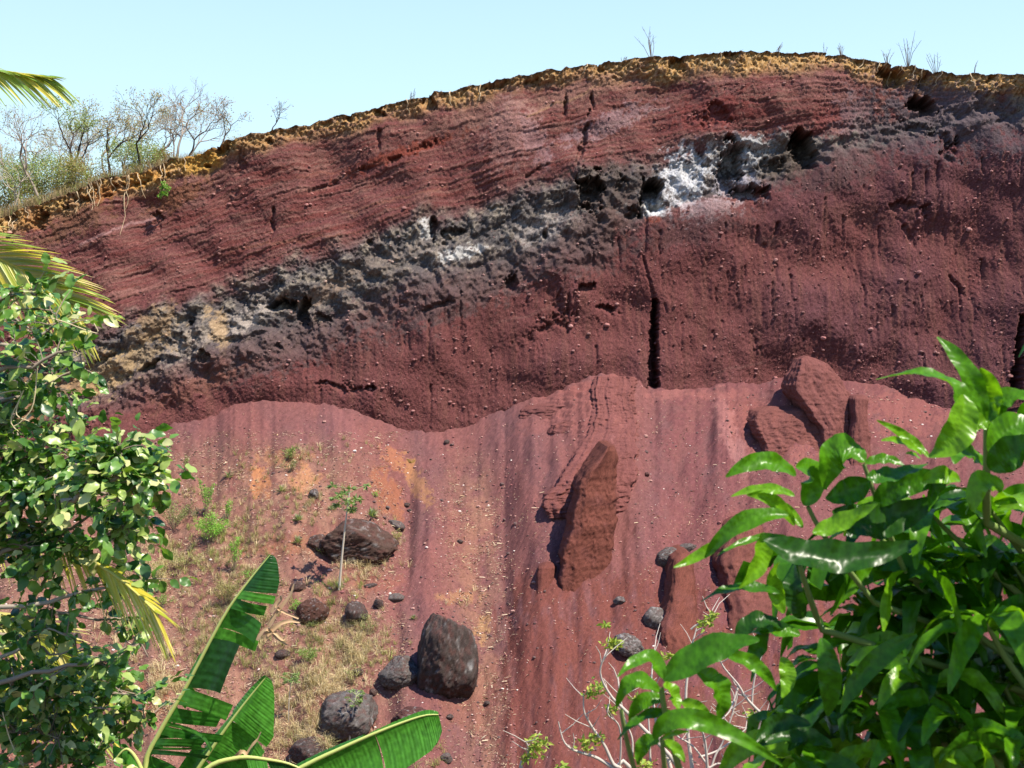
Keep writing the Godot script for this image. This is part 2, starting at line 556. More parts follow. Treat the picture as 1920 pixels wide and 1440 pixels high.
	# mineral stains and bleached zones
	blobs_into(cols, us, vs, w, h, u0, du, [
		[1283, 335, 48, 66, 15, 0.66, 0.65, 0.67, 0.85, 0.8], [1390, 292, 70, 36, -8, 0.50, 0.50, 0.52, 0.7, 1.3], [1385, 350, 50, 30, 0, 0.40, 0.36, 0.41, 0.75, 0.9],
		[1225, 388, 26, 26, 0, 0.754, 0.754, 0.754, 0.9, 0.5], [1440, 275, 45, 18, -10, 0.40, 0.40, 0.40, 0.6, 1.3], [1330, 390, 70, 22, -10, 0.413, 0.282, 0.282, 0.7, 1],
		[860, 478, 46, 14, -18, 0.713, 0.684, 0.656, 0.7, 1.2], [800, 432, 12, 22, 0, 0.713, 0.684, 0.656, 0.7, 1], [1030, 425, 75, 30, -20, 0.39, 0.336, 0.314, 0.7, 1.3], [780, 470, 60, 16, -20, 0.298, 0.239, 0.206, 0.6, 1.3],
		[460, 600, 60, 20, -30, 0.482, 0.402, 0.347, 0.7, 1.2], [350, 648, 60, 22, -24, 0.39, 0.314, 0.26, 0.7, 1.2], [250, 675, 80, 26, -30, 0.39, 0.272, 0.162, 0.7, 1.2], [190, 700, 60, 40, -30, 0.413, 0.282, 0.152, 0.7, 1], [410, 615, 18, 45, -20, 0.482, 0.326, 0.185, 0.75, 0.8],
		[600, 552, 60, 18, -25, 0.298, 0.206, 0.152, 0.7, 1.1], [700, 500, 70, 20, -18, 0.229, 0.174, 0.141, 0.6, 1.2], [290, 610, 50, 30, -30, 0.413, 0.26, 0.13, 0.5, 1], [140, 720, 50, 30, 0, 0.413, 0.239, 0.108, 0.6, 0.9], [60, 760, 40, 60, 0, 0.413, 0.206, 0.0868, 0.6, 0.8],
		[955, 245, 45, 75, 15, 0.379, 0.206, 0.185, 0.55, 0.9], [1000, 260, 25, 60, -25, 0.413, 0.239, 0.239, 0.5, 0.9], [1140, 230, 95, 22, -24, 0.39, 0.26, 0.272, 0.5, 0.9], [880, 225, 60, 30, -20, 0.379, 0.195, 0.152, 0.5, 0.9], [1100, 165, 140, 20, -16, 0.344, 0.185, 0.141, 0.5, 0.9],
		[760, 285, 130, 12, -20, 0.252, 0.0542, 0.0325, 0.7, 0.8], [1560, 165, 70, 40, 0, 0.275, 0.12, 0.108, 0.5, 0.9], [1560, 230, 50, 35, 0, 0.229, 0.0597, 0.0542, 0.6, 0.7], [1610, 215, 50, 50, 0, 0.229, 0.152, 0.162, 0.6, 0.9], [1335, 210, 80, 40, -10, 0.218, 0.0488, 0.0434, 0.6, 0.9],
		[1790, 205, 150, 55, 12, 0.178, 0.125, 0.136, 0.75, 0.8], [1700, 260, 100, 35, 18, 0.121, 0.0812, 0.0868, 0.7, 0.9], [1600, 290, 90, 30, -10, 0.149, 0.0924, 0.0924, 0.6, 0.9], [1850, 260, 100, 30, 10, 0.149, 0.0924, 0.103, 0.6, 0.9],
		[1140, 360, 90, 55, 0, 0.0977, 0.0707, 0.0629, 0.8, 0.8], [1480, 300, 55, 40, -20, 0.109, 0.0812, 0.0629, 0.8, 0.8], [1120, 420, 90, 40, -10, 0.127, 0.0735, 0.0651, 0.6, 0.9],
		[375, 302, 52, 26, -14, 0.607, 0.336, 0.0812, 0.95, 0.4], [275, 335, 60, 14, -14, 0.574, 0.293, 0.0763, 0.8, 0.6], [200, 362, 50, 16, -18, 0.413, 0.174, 0.0542, 0.7, 0.7], [60, 410, 40, 25, 0, 0.413, 0.185, 0.0651, 0.6, 0.8], [330, 370, 70, 20, -22, 0.252, 0.108, 0.0542, 0.6, 0.9], [140, 420, 90, 24, -20, 0.195, 0.0973, 0.0542, 0.6, 0.9],
		[1225, 412, 18, 8, 0, 0.275, 0.0763, 0.0542, 0.9, 0.3], [700, 620, 140, 60, -20, 0.149, 0.0651, 0.0597, 0.5, 0.9], [420, 700, 160, 24, -25, 0.252, 0.114, 0.0812, 0.5, 0.9], [500, 640, 120, 30, -25, 0.121, 0.0812, 0.0812, 0.6, 0.9],
		[1600, 400, 80, 20, 0, 0.218, 0.0924, 0.0763, 0.4, 0.9], [1700, 560, 60, 12, 0, 0.229, 0.0973, 0.0868, 0.4, 0.8], [1450, 450, 40, 8, 0, 0.252, 0.12, 0.103, 0.5, 0.8],
		[860, 555, 220, 42, -20, 0.115, 0.080, 0.078, 0.65, 0.9], [1100, 470, 110, 50, -15, 0.115, 0.072, 0.070, 0.6, 0.9], [560, 650, 150, 40, -22, 0.115, 0.080, 0.080, 0.6, 0.9], [1300, 430, 120, 30, -15, 0.125, 0.07, 0.068, 0.5, 0.9], [1560, 330, 110, 30, -10, 0.115, 0.072, 0.070, 0.55, 0.9], [1790, 230, 160, 60, 10, 0.105, 0.082, 0.088, 0.6, 0.9],
	])
	# thin pale seams along the bedding
	for q in [[150, 460, 290, 400, 1.8, 0.405, 0.225, 0.214], [560, 255, 760, 208, 1.2, 0.292, 0.146, 0.112], [990, 215, 1130, 160, 1.6, 0.405, 0.225, 0.135], [880, 240, 1010, 205, 1.3, 0.383, 0.203, 0.169], [1120, 245, 1260, 195, 1.5, 0.383, 0.236, 0.225], [640, 400, 840, 350, 1.4, 0.27, 0.112, 0.0788], [430, 470, 640, 440, 1.4, 0.27, 0.112, 0.0788], [180, 560, 330, 530, 3, 0.315, 0.146, 0.124], [560, 330, 760, 300, 1.3, 0.247, 0.09, 0.0675], [1160, 120, 1300, 150, 1, 0.338, 0.225, 0.112], [920, 610, 1080, 560, 1.4, 0.214, 0.096, 0.084], [1340, 700, 1440, 675, 1.4, 0.225, 0.101, 0.09]]:
		for i in range(maxi(0, int((q[0] - u0) / du)), mini(w, int((q[2] - u0) / du))):
			var mid: float = lerpf(q[1], q[3], (u0 + i * du - q[0]) / (q[2] - q[0])) + n_mid.get_noise_2d(u0 + i * du, 700.0) * 9.0
			for j in h:
				var k := j * w + i
				var f: float = 1.0 - absf(vs[k] - mid) / (q[4] * 2.0)
				if f > 0.0:
					cols[k] = cols[k].lerp(Color(q[5], q[6], q[7]), minf(1.0, f * 1.5) * 0.75)
	# hollows, cracks and undercuts: [u, v, radius u, v, turn, depth in metres, edge hardness, raggedness]
	var cuts := [
		[1222, 366, 20, 40, 8, 4.0, 7, 0.0], [1508, 280, 23, 44, -16, 4.4, 7, 0.0], [1368, 318, 30, 58, 8, 2.6, 5, 0.15], [1405, 362, 44, 20, -6, 2.4, 5, 0.15], [1450, 312, 30, 24, 0, 1.0, 3, 0.4], [1290, 330, 30, 50, 20, 0.5, 2, 0.6],
		[1738, 194, 32, 19, 10, 3.0, 6, 0.05], [1672, 146, 24, 22, 0, 2.2, 6, 0.1], [1735, 150, 14, 16, 0, 0.9, 4, 0.4], [1108, 362, 30, 36, -15, 2.6, 4, 0.3], [1165, 345, 14, 16, 0, 0.9, 3, 0.5], [1185, 400, 16, 12, 0, 1.0, 3, 0.5],
		[1030, 612, 62, 18, -24, 0.62, 2.5, 0.5], [1050, 585, 26, 30, 10, 0.4, 2, 0.5], [960, 533, 14, 24, -25, 1.2, 4, 0.2], [1100, 540, 22, 10, -10, 1.0, 4, 0.5], [1140, 580, 22, 8, 15, 1.0, 4, 0.4],
		[640, 728, 66, 13, 3, 0.7, 2.5, 0.4], [700, 728, 14, 12, 0, 1.0, 4, 0.4], [820, 575, 44, 6, -18, 0.6, 3, 0.3], [812, 428, 8, 24, 0, 1.6, 5, 0.3], [845, 440, 36, 14, -20, 1.0, 3, 0.6], [690, 458, 9, 9, 0, 1.0, 5, 0.3], [1020, 445, 7, 12, 20, 0.9, 4, 0.3],
		[525, 572, 26, 16, -8, 2.2, 5, 0.2], [566, 588, 11, 38, 8, 2.4, 5, 0.15], [600, 600, 24, 14, 20, 0.9, 3, 0.5], [520, 650, 14, 6, 0, 0.6, 3, 0.4], [385, 668, 12, 18, -10, 1.1, 4, 0.4], [350, 620, 10, 20, 30, 0.9, 4, 0.4], [275, 690, 26, 8, -35, 1.2, 4, 0.4], [200, 670, 30, 8, -30, 0.8, 3, 0.5],
		[1690, 385, 34, 14, 0, 0.7, 3, 0.6], [1735, 400, 12, 22, -25, 0.8, 3, 0.5], [1800, 535, 6, 26, -35, 0.5, 4, 0.3], [1705, 440, 7, 40, -32, 0.45, 4, 0.3], [1455, 430, 5, 22, 8, 0.5, 4, 0.3], [1420, 440, 5, 28, 3, 0.35, 3, 0.3], [1335, 218, 40, 22, 10, 0.7, 3, 0.6], [1745, 250, 60, 14, 22, 0.6, 3, 0.7], [1780, 285, 20, 30, 0, 0.6, 3, 0.7],
		[1060, 195, 5, 22, 3, 0.8, 4, 0.3], [1110, 190, 4, 22, -8, 0.6, 4, 0.3], [1092, 270, 6, 55, 14, 0.8, 4, 0.4], [710, 265, 5, 24, 3, 0.5, 4, 0.3], [800, 275, 26, 9, -25, 0.7, 3, 0.5], [745, 300, 18, 8, -15, 0.7, 3, 0.5], [680, 315, 16, 6, -10, 0.6, 3, 0.5], [512, 410, 5, 34, 8, 0.6, 4, 0.4], [290, 410, 12, 18, 0, 0.6, 4, 0.5], [1010, 320, 40, 5, -30, 0.5, 3, 0.6], [605, 350, 40, 6, -20, 0.4, 3, 0.5],
		[420, 285, 18, 14, -20, 1.2, 4, 0.4], [388, 312, 7, 5, 0, 1.0, 5, 0.2], [75, 415, 14, 26, 0, 1.4, 5, 0.4], [300, 318, 6, 20, 0, 0.6, 4, 0.3], [150, 380, 40, 10, -15, 0.9, 3, 0.6], [240, 350, 60, 7, -15, 0.7, 3, 0.6], [15, 412, 20, 14, -10, 1.0, 4, 0.4], [455, 310, 12, 26, 0, 0.4, 3, 0.5],
		[800, 192, 16, 20, 0, 1.2, 5, 0.4], [712, 215, 9, 10, 0, 0.9, 5, 0.4], [650, 222, 9, 9, 0, 0.8, 4, 0.4], [925, 165, 24, 7, -10, 0.7, 4, 0.5], [990, 158, 20, 7, -10, 0.7, 4, 0.5], [1125, 128, 9, 9, 0, 0.8, 4, 0.4], [1268, 118, 20, 14, 0, 1.1, 5, 0.4], [1365, 108, 14, 9, 0, 0.7, 4, 0.5], [1555, 112, 20, 12, -20, 0.8, 4, 0.5], [505, 268, 8, 8, 0, 0.8, 4, 0.4], [1860, 150, 14, 9, 0, 0.7, 4, 0.5], [1500, 104, 16, 6, 0, 0.6, 4, 0.4],
	]
	for q in cuts:
		var reach: float = maxf(q[2], q[3]) * 1.6
		var cs := cos(deg_to_rad(q[4]))
		var sn := sin(deg_to_rad(q[4]))
		for i in range(maxi(0, int((q[0] - reach - u0) / du)), mini(w - 1, int((q[0] + reach - u0) / du)) + 1):
			for j in h:
				var k := j * w + i
				var dv: float = vs[k] - q[1]
				if absf(dv) > reach:
					continue
				var dx: float = us[k] - q[0]
				var x: float = (dx * cs + dv * sn) / q[2]
				var y: float = (-dx * sn + dv * cs) / q[3]
				x += n_mid.get_noise_2d(us[k] * 1.6 + 300.0, vs[k] * 1.6) * (0.5 + q[7])
				y += n_mid.get_noise_2d(us[k] * 1.6, vs[k] * 1.6 + 800.0) * (0.5 + q[7])
				var f: float = 1.0 - sqrt(x * x + y * y) + n_fine.get_noise_2d(us[k] * 1.3, vs[k] * 1.3) * (0.2 + q[7] * 0.5)
				if f > 0.0:
					disp[k] -= q[5] * 0.62 * clampf(0.85 - 0.6 * y, 0.25, 1.4) * smoothstep(0.0, 1.0, minf(1.0, f * q[6] * 0.5))
	# the tall cleft in the middle, and the one at the edge of the frame
	for q in [[1212, 400, 1206, 480, 5, 0.16], [1206, 480, 1228, 565, 5, 0.22], [1230, 560, 1222, 735, 11, 2.0], [1918, 590, 1906, 735, 14, 2.2], [1208, 330, 1200, 410, 4, 0.7]]:
		for j in h:
			for i in range(int((minf(q[0], q[2]) - 40.0 - u0) / du), mini(w, int((maxf(q[0], q[2]) + 40.0 - u0) / du))):
				var k := j * w + i
				if vs[k] < q[1] or vs[k] > q[3]:
					continue
				var t: float = (vs[k] - q[1]) / (q[3] - q[1])
				var mid: float = lerpf(q[0], q[2], t) + n_mid.get_noise_2d(vs[k] * 1.0, q[0]) * 4.0
				var f: float = 1.0 - absf(us[k] - mid) / (q[4] * (0.55 + 0.45 * t)) + n_fine.get_noise_2d(us[k] * 1.2, vs[k] * 1.2) * 0.55
				if f > 0.0:
					disp[k] -= q[5] * smoothstep(0.0, 0.5, f)
	# water-worn runnels down the lower face
	var rr := RandomNumberGenerator.new()
	rr.seed = 15
	for n in 130:
		var gu := rr.randf_range(1230, 1940) if n < 100 else rr.randf_range(560, 1200)
		var gv := rr.randf_range(look(band_x, band_y, gu) + 70.0, crest(gu) - 60.0)
		var gl := 14.0 + 130.0 * pow(rr.randf(), 2.0)
		var gd := rr.randf_range(0.05, 0.17)
		var gi := int((gu - u0) / du)
		for j in h:
			for i in range(maxi(0, gi - 3), mini(w, gi + 4)):
				var k := j * w + i
				var t := (vs[k] - gv) / gl
				if t < 0.0 or t > 1.0: continue
				var f := 1.0 - absf(us[k] - gu - n_mid.get_noise_2d(vs[k] * 2.0, gu) * 4.0) / (2.2 + 1.6 * (1.0 - t))
				if f > 0.0: disp[k] -= gd * f * (1.0 - t) * 1.6
	print("cliff cut ", Time.get_ticks_msec())
	# the face itself leans back, and swings round towards the viewer at its right end
	var pos := PackedVector3Array()
	pos.resize(w * h)
	for k in w * h:
		var d := face_depth(us[k], vs[k])
		var p := at(us[k], vs[k], d)
		p.z += disp[k]
		pos[k] = p
	var g := Geo.new()
	g.grid(pos, cols, w, h)
	var face := put("cliff", g.mesh(Vector3.ZERO), M.cliff)
	tag(face, "layered red cinder cliff with dark lava band and ochre soil rim", "", "", "structure")
	# the hilltop behind the rim
	var hp := PackedVector3Array()
	var hc := PackedColorArray()
	var backs := [60.0, 30.0, 14.0, 7.0, 3.0, 1.2, 0.45, 0.0]
	var hw := 0
	for b in backs:
		hw = 0
		for i in range(0, w, 4):
			var p := pos[i]
			var rise: float = n_big.get_noise_2d(us[i] * 2.0, b * 20.0) * minf(b, 4.0) * 0.12
			hp.append(Vector3(p.x * (1.0 + b / 90.0), p.y - 0.02 - b * 0.03 + rise, p.z - b))
			hc.append(Color(0.17, 0.12, 0.06).lerp(Color(0.09, 0.07, 0.04), n_mid.get_noise_2d(us[i], b * 9.0) * 0.5 + 0.5))
			hw += 1
	var hg := Geo.new()
	hg.grid(hp, hc, hw, backs.size())
	tag(put("hilltop", hg.mesh(Vector3.ZERO), M.scree), "dry earth of the hilltop behind the cliff rim", "", "", "structure")
	# cinder bombs set in the face
	var rng := RandomNumberGenerator.new()
	rng.seed = 5
	var xf := []
	var cc := PackedColorArray()
	while xf.size() < 1900:
		var i := rng.randi_range(4, w - 5)
		var j := rng.randi_range(20, h - 6)
		var k := j * w + i
		var rel := vs[k] - bands[i]
		if absf(rel) < 60.0 and rng.randf() < 0.7: continue
		if us[k] < 700.0 and rel > 0.0 and rng.randf() < 0.6: continue
		if rel < 0.0 and rng.randf() < 0.55: continue
		if n_big.get_noise_2d(us[k] * 3.0, vs[k] * 3.0 + 200.0) < rng.randf_range(-0.35, 0.25): continue
		var size := 0.035 + 0.075 * pow(rng.randf(), 3.0) + (0.08 if rng.randf() < 0.03 else 0.0)
		var b := Basis.from_euler(Vector3(rng.randf() * TAU, rng.randf() * TAU, rng.randf() * TAU)).scaled(Vector3(1.2, 0.9, 1.1) * size)
		xf.append(Transform3D(b, pos[k] + Vector3(0, 0, size * 0.55)))
		var s := 0.8 + rng.randf() * 0.6
		var base := cols[k].lerp(Color(0.32, 0.18, 0.16), 0.15 + 0.5 * rng.randf())
		cc.append(Color(base.r * s, base.g * s, base.b * s))
	scatter("embedded_stones", stone_mesh(3, 6, 5), M.stone, xf, cc, face)
	# roots that hang from the rim
	var roots := [[12, 405, 30, 6], [25, 408, 34, -5], [52, 392, 22, 5], [150, 372, 40, -6], [170, 368, 30, 8], [180, 360, 44, 4], [192, 360, 30, -8], [215, 350, 28, 4], [262, 332, 46, 10], [245, 335, 60, -9], [240, 345, 105, -14], [176, 345, 52, 5], [195, 345, 46, -8], [306, 312, 50, 4], [312, 310, 44, -2], [350, 300, 26, 2], [1648, 128, 34, -8], [1662, 125, 26, -14], [1676, 126, 40, 2], [1690, 128, 18, 8], [1715, 128, 24, -3], [1730, 134, 22, 3], [1620, 118, 30, -18], [1765, 138, 24, -12], [1820, 143, 22, 6], [1350, 108, 22, -3], [1100, 124, 16, -8], [845, 175, 26, 3], [765, 196, 22, 3], [900, 165, 30, 2]]
	for r in roots:
		var i := clampi(int((r[0] - u0) / du), 2, w - 3)
		var pts := []
		var rad := []
		var steps := 7
		for s in steps:
			var v: float = tops[i] + 2.0 + r[2] * s / (steps - 1.0)
			var j := clampi(int((v - tops[i]) / (crest(us[i]) + 45.0 - tops[i]) * (h - 1)), 0, h - 1)
			var ii := clampi(i + int(r[3] * s / (steps - 1.0) / du), 1, w - 2)
			var p := pos[j * w + ii]
			pts.append(p + Vector3(sin(s * 1.7 + r[0]) * 0.06, 0.0, 0.14 + 0.08 * sin(s * 1.1)))
			rad.append(0.042 * (1.0 - 0.75 * s / (steps - 1.0)))
		var rg := Geo.new()
		rg.tube(pts, rad, 5, Color(0.50, 0.38, 0.24))
		put("root", rg.mesh(pts[0]), M.bark, face, pts[0])
	# dry turf along the rim
	var tx := []
	var tc := PackedColorArray()
	var tuft := tuft_mesh(7, 0.5, 3)
	for n in 900:
		var i := rng.randi_range(1, w - 2)
		if us[i] > 430.0 and rng.randf() < 0.45: continue
		var p := pos[i] + Vector3(0, -0.02, -rng.randf() * 0.9)
		var s := 0.10 + 0.20 * rng.randf() * rng.randf()
		tx.append(Transform3D(Basis.from_euler(Vector3(0, rng.randf() * TAU, 0)).scaled(Vector3(s * 1.3, s, s * 1.3)), p))
		tc.append(Color(0.12, 0.085, 0.045).lerp(Color(0.26, 0.19, 0.09), rng.randf()))
	tag(scatter("rim_grass", tuft, M.straw, tx, tc), "short dry turf growing along the cliff rim", "grass", "", "stuff")
	print("cliff ", Time.get_ticks_msec())


func face_depth(u: float, v: float) -> float:
	var d := 80.0 + clampf((760.0 - v) / 640.0, -0.2, 1.2) * 5.0
	d -= pow(maxf(u - 1560.0, 0.0) / 360.0, 1.6) * 3.0
	d -= pow(maxf(500.0 - u, 0.0) / 500.0, 1.5) * 2.0
	return d


func scree() -> void:
	var u0 := -160.0
	var du := 2.5
	var w := 896
	var d0 := 82.5
	var dd := 0.105
	var h := 360
	var us := PackedFloat32Array()
	var vs := PackedFloat32Array()
	var cols := PackedColorArray()
	var pos := PackedVector3Array()
	us.resize(w * h); vs.resize(w * h); cols.resize(w * h); pos.resize(w * h)
	var pink := Color(0.215, 0.085, 0.078)
	var grey := Color(0.175, 0.079, 0.080)
	var fresh := Color(0.178, 0.058, 0.045)
	var warm := Color(0.330, 0.178, 0.122)
	var streak := noise(131, 1.0, 3)
	for j in h:
		var d := d0 - j * dd
		for i in w:
			var u := u0 + i * du
			var k := j * w + i
			var y := scree_y(u, d)
			var py := 720.0 - (y - EYE.y) * F / d
			var fine := n_fine.get_noise_2d(u * 0.8, d * 26.0)
			var mid := n_mid.get_noise_2d(u * 1.2, d * 30.0)
			# bedded outcrops: small risers
			var mask := clampf(maxf(bump(u, py, 1110.0, 770.0, 110.0, 60.0) * 2.2, maxf(bump(u, py, 1120.0, 880.0, 75.0, 80.0) * 2.0, maxf(bump(u, py, 1420.0, 790.0, 80.0, 60.0) * 1.8, bump(u, py, 1390.0, 1000.0, 60.0, 70.0) * 1.4))) - 0.25, 0.0, 1.0)
			if u > 1190.0 and u < 1330.0: mask *= 0.2
			if mask > 0.0:
				y += mask * (n_fine.get_noise_2d(u * 0.12, y * 34.0 + mid * 4.0) * 0.16 + fine * 0.05)
			y += fine * 0.05 + mid * 0.06 + randf_range(-0.012, 0.012)
			var p := at(u, 720.0, d)
			p.y = y
			pos[k] = p
			us[k] = u
			vs[k] = 720.0 - (y - EYE.y) * F / d
			var v := vs[k]
			var st := streak.get_noise_2d(u * 0.009 + mid * 0.12, d * 0.09 + 7.0)
			var st2 := streak.get_noise_2d(u * 0.045 + (d - 60.0) * 0.08, d * 0.35 + mid * 0.3)
			var c := pink.lerp(grey, clampf(st * 1.3 + 0.4, 0.0, 1.0)).lerp(Color(0.27, 0.105, 0.098), clampf(st2 * 0.9 - 0.1, 0.0, 0.5))
			var left := clampf((780.0 - u + st * 60.0) / 140.0, 0.0, 1.0) * clampf((v - 800.0 + mid * 40.0) / 90.0, 0.0, 1.0)
			c = c.lerp(warm.lerp(Color(0.20, 0.080, 0.066), clampf(mid + 0.4, 0.0, 1.0)), left * 0.85)
			var gully := bump(u, 0.0, 880.0 + (v - 850.0) * 0.06, 0.0, 60.0, 1.0) * clampf((v - 830.0) / 100.0, 0.0, 1.0)
			c = c.lerp(Color(0.29, 0.145, 0.10), gully * clampf(0.6 + mid, 0.0, 0.8))
			var fm := clampf((v - 1040.0) / 60.0, 0.0, 1.0) * clampf((u - 930.0 - st2 * 50.0) / 40.0, 0.0, 1.0)
			c = c.lerp(fresh.lerp(grey, clampf(st2 * 1.2, 0.0, 0.7)), fm * 0.9)
			if u > 1190.0:
				c = c.lerp(Color(0.19, 0.070, 0.071), clampf((u - 1190.0) / 80.0, 0.0, 1.0) * clampf(mid * 1.2 + st2 + 0.6, 0.0, 0.9))
			c = c.lerp(Color(0.26, 0.095, 0.083), mask * 0.7)
			var g := 1.0 + fine * 0.14 + n_fine.get_noise_2d(u * 2.6, d * 60.0) * 0.16 + randf_range(-0.13, 0.13)
			cols[k] = Color(c.r * g, c.g * g, c.b * g)
	blobs_into(cols, us, vs, w, h, u0, du, [
		[486, 905, 22, 38, -10, 0.456, 0.194, 0.0878, 0.85, 0.6], [568, 900, 32, 28, 0, 0.477, 0.231, 0.12, 0.8, 0.7], [530, 860, 60, 16, 0, 0.373, 0.176, 0.0924, 0.6, 0.9], [745, 865, 40, 20, 40, 0.394, 0.157, 0.0832, 0.7, 0.8], [730, 930, 26, 60, -25, 0.342, 0.129, 0.0693, 0.7, 0.8], [780, 900, 16, 60, -30, 0.373, 0.185, 0.0832, 0.6, 0.9],
		[240, 840, 40, 24, -40, 0.342, 0.139, 0.0878, 0.7, 0.6], [560, 1020, 110, 20, -10, 0.311, 0.129, 0.0739, 0.6, 1], [700, 1090, 60, 26, 10, 0.29, 0.111, 0.0785, 0.6, 0.9], [280, 1310, 40, 60, 30, 0.311, 0.12, 0.0647, 0.7, 0.8], [60, 1400, 160, 60, 0, 0.228, 0.0832, 0.0647, 0.6, 0.8],
		[1360, 790, 22, 60, -15, 0.373, 0.157, 0.143, 0.7, 0.7], [1385, 850, 18, 50, -20, 0.342, 0.157, 0.148, 0.6, 0.8], [1470, 855, 70, 22, 0, 0.311, 0.115, 0.097, 0.7, 0.8], [1340, 740, 60, 12, 0, 0.311, 0.115, 0.102, 0.6, 0.9], [1250, 740, 40, 14, 0, 0.311, 0.12, 0.106, 0.6, 0.9], [1120, 720, 90, 14, -14, 0.29, 0.102, 0.0878, 0.7, 0.7], [1700, 770, 80, 50, 0, 0.29, 0.106, 0.0924, 0.6, 0.9],
		[860, 1120, 40, 12, 0, 0.394, 0.203, 0.102, 0.6, 0.9], [905, 1180, 14, 30, 0, 0.456, 0.259, 0.111, 0.6, 0.9], [1000, 1290, 50, 120, 6, 0.192, 0.0628, 0.0508, 0.6, 0.6], [870, 1330, 60, 50, 0, 0.249, 0.102, 0.0739, 0.5, 0.9], [1400, 1350, 90, 70, 0, 0.176, 0.0832, 0.0601, 0.6, 0.8],
		[640, 800, 30, 50, -30, 0.28, 0.111, 0.106, 0.5, 0.9], [950, 930, 14, 110, 8, 0.259, 0.106, 0.102, 0.5, 0.9], [1020, 870, 14, 80, 20, 0.269, 0.106, 0.097, 0.5, 0.9], [1000, 800, 30, 20, 0, 0.269, 0.102, 0.0924, 0.5, 0.9],
	])
	var g := Geo.new()
	g.grid(pos, cols, w, h)
	tag(put("scree_slope", g.mesh(Vector3.ZERO), M.scree), "pinkish red scree slope below the cliff", "", "", "structure")
	print("scree ", Time.get_ticks_msec())


func rock_mass(called: String, label: String, levels: Array, tint: Color, s: int, rows := 90, around := 110, square := 0.55, bed := 0.10, skew := 0.0, flute := 0.14) -> void:
	# stacked outlines: [row in the photo, left, right, depth of the front, thickness]
	var f := noise(s, 0.55, 4)
	var fs := noise(s + 1, 2.4, 3)
	var top: float = levels[0][0]
	var low: float = levels[-1][0]
	var pos := PackedVector3Array()
	var cols := PackedColorArray()
	for j in rows:
		var py := lerpf(top, low, j / (rows - 1.0))
		var k := 0
		while k < levels.size() - 2 and levels[k + 1][0] < py: k += 1
		var a: Array = levels[k]
		var b: Array = levels[k + 1]
		var t: float = clampf((py - a[0]) / (b[0] - a[0]), 0.0, 1.0)
		var l := lerpf(a[1], b[1], t)
		var r := lerpf(a[2], b[2], t)
		l += f.get_noise_2d(py * 0.025, 3.0) * 10.0 * clampf((r - l) / 80.0, 0.2, 1.0)
		r += f.get_noise_2d(py * 0.025, 31.0) * 10.0 * clampf((r - l) / 80.0, 0.2, 1.0)
		var df := lerpf(a[3], b[3], t)
		var th := lerpf(a[4], b[4], t)
		var y := EYE.y + (720.0 - py) * df / F
		var cx := ((l + r) * 0.5 - 960.0) * df / F
		var hw := (r - l) * 0.5 * df / F
		for i in around:
			# walk evenly round a square, then round its corners
			var q := 4.0 * i / (around - 1.0)
			var side := mini(int(q), 3)
			var e := (q - side) * 2.0 - 1.0
			var co: float = [-1.0, e, 1.0, -e][side]
			var si: float = [e, 1.0, -e, -1.0][side]
			var pw := 2.0 / square
			var rn := pow(pow(absf(co), pw) + pow(absf(si), pw), -1.0 / pw)
			var dir := Vector3(co * rn, 0, si * rn)
			var p := Vector3(cx + dir.x * hw, y, -df - th * 0.5 + dir.z * th * 0.5 - skew * (dir.x * 0.5 + 0.5))
			var o := f.get_noise_3d(p.x, p.y * 0.35, p.z) * 0.20 + fs.get_noise_3d(p.x, p.y * 0.2, p.z) * 0.07
			o += fs.get_noise_3d(p.x * 0.3, y * 1.9, p.z * 0.3) * bed + fs.get_noise_3d(p.x * 1.4, p.y * 1.4, p.z * 1.4) * 0.06
			o += fs.get_noise_2d(q * 2.2 + p.y * 0.03, s) * flute
			var nrm := Vector3(signf(co) * pow(absf(dir.x), pw - 1.0), 0, signf(si) * pow(absf(dir.z), pw - 1.0)).normalized()
			p += nrm * o * clampf(hw * 0.9, 0.15, 1.0)
			pos.append(p)
			var sh := 1.0 + fs.get_noise_3d(p.x, p.y, p.z) * 0.16 + f.get_noise_3d(p.x, p.y, p.z) * 0.18 + randf_range(-0.13, 0.13)
			var c := tint.lerp(Color(0.25, 0.092, 0.080), clampf(f.get_noise_3d(p.x + 9.0, p.y, p.z) * 1.4, 0.0, 0.7))
			cols.append(Color(c.r * sh, c.g * sh, c.b * sh))
	var g := Geo.new()
	g.grid(pos, cols, around, rows)
	# close the top
	var mid := Vector3.ZERO
	for i in around: mid += pos[i]
	mid /= around
	for i in around - 1:
		g.tri(pos[i + 1], pos[i], mid + Vector3(0, 0.05, 0), cols[i])
	var base := pos[(rows - 1) * around + int(around * 0.375)]
	tag(put(called, g.mesh(base), M.rock, null, base), label, "rock", "eroded rock remnants on the scree")


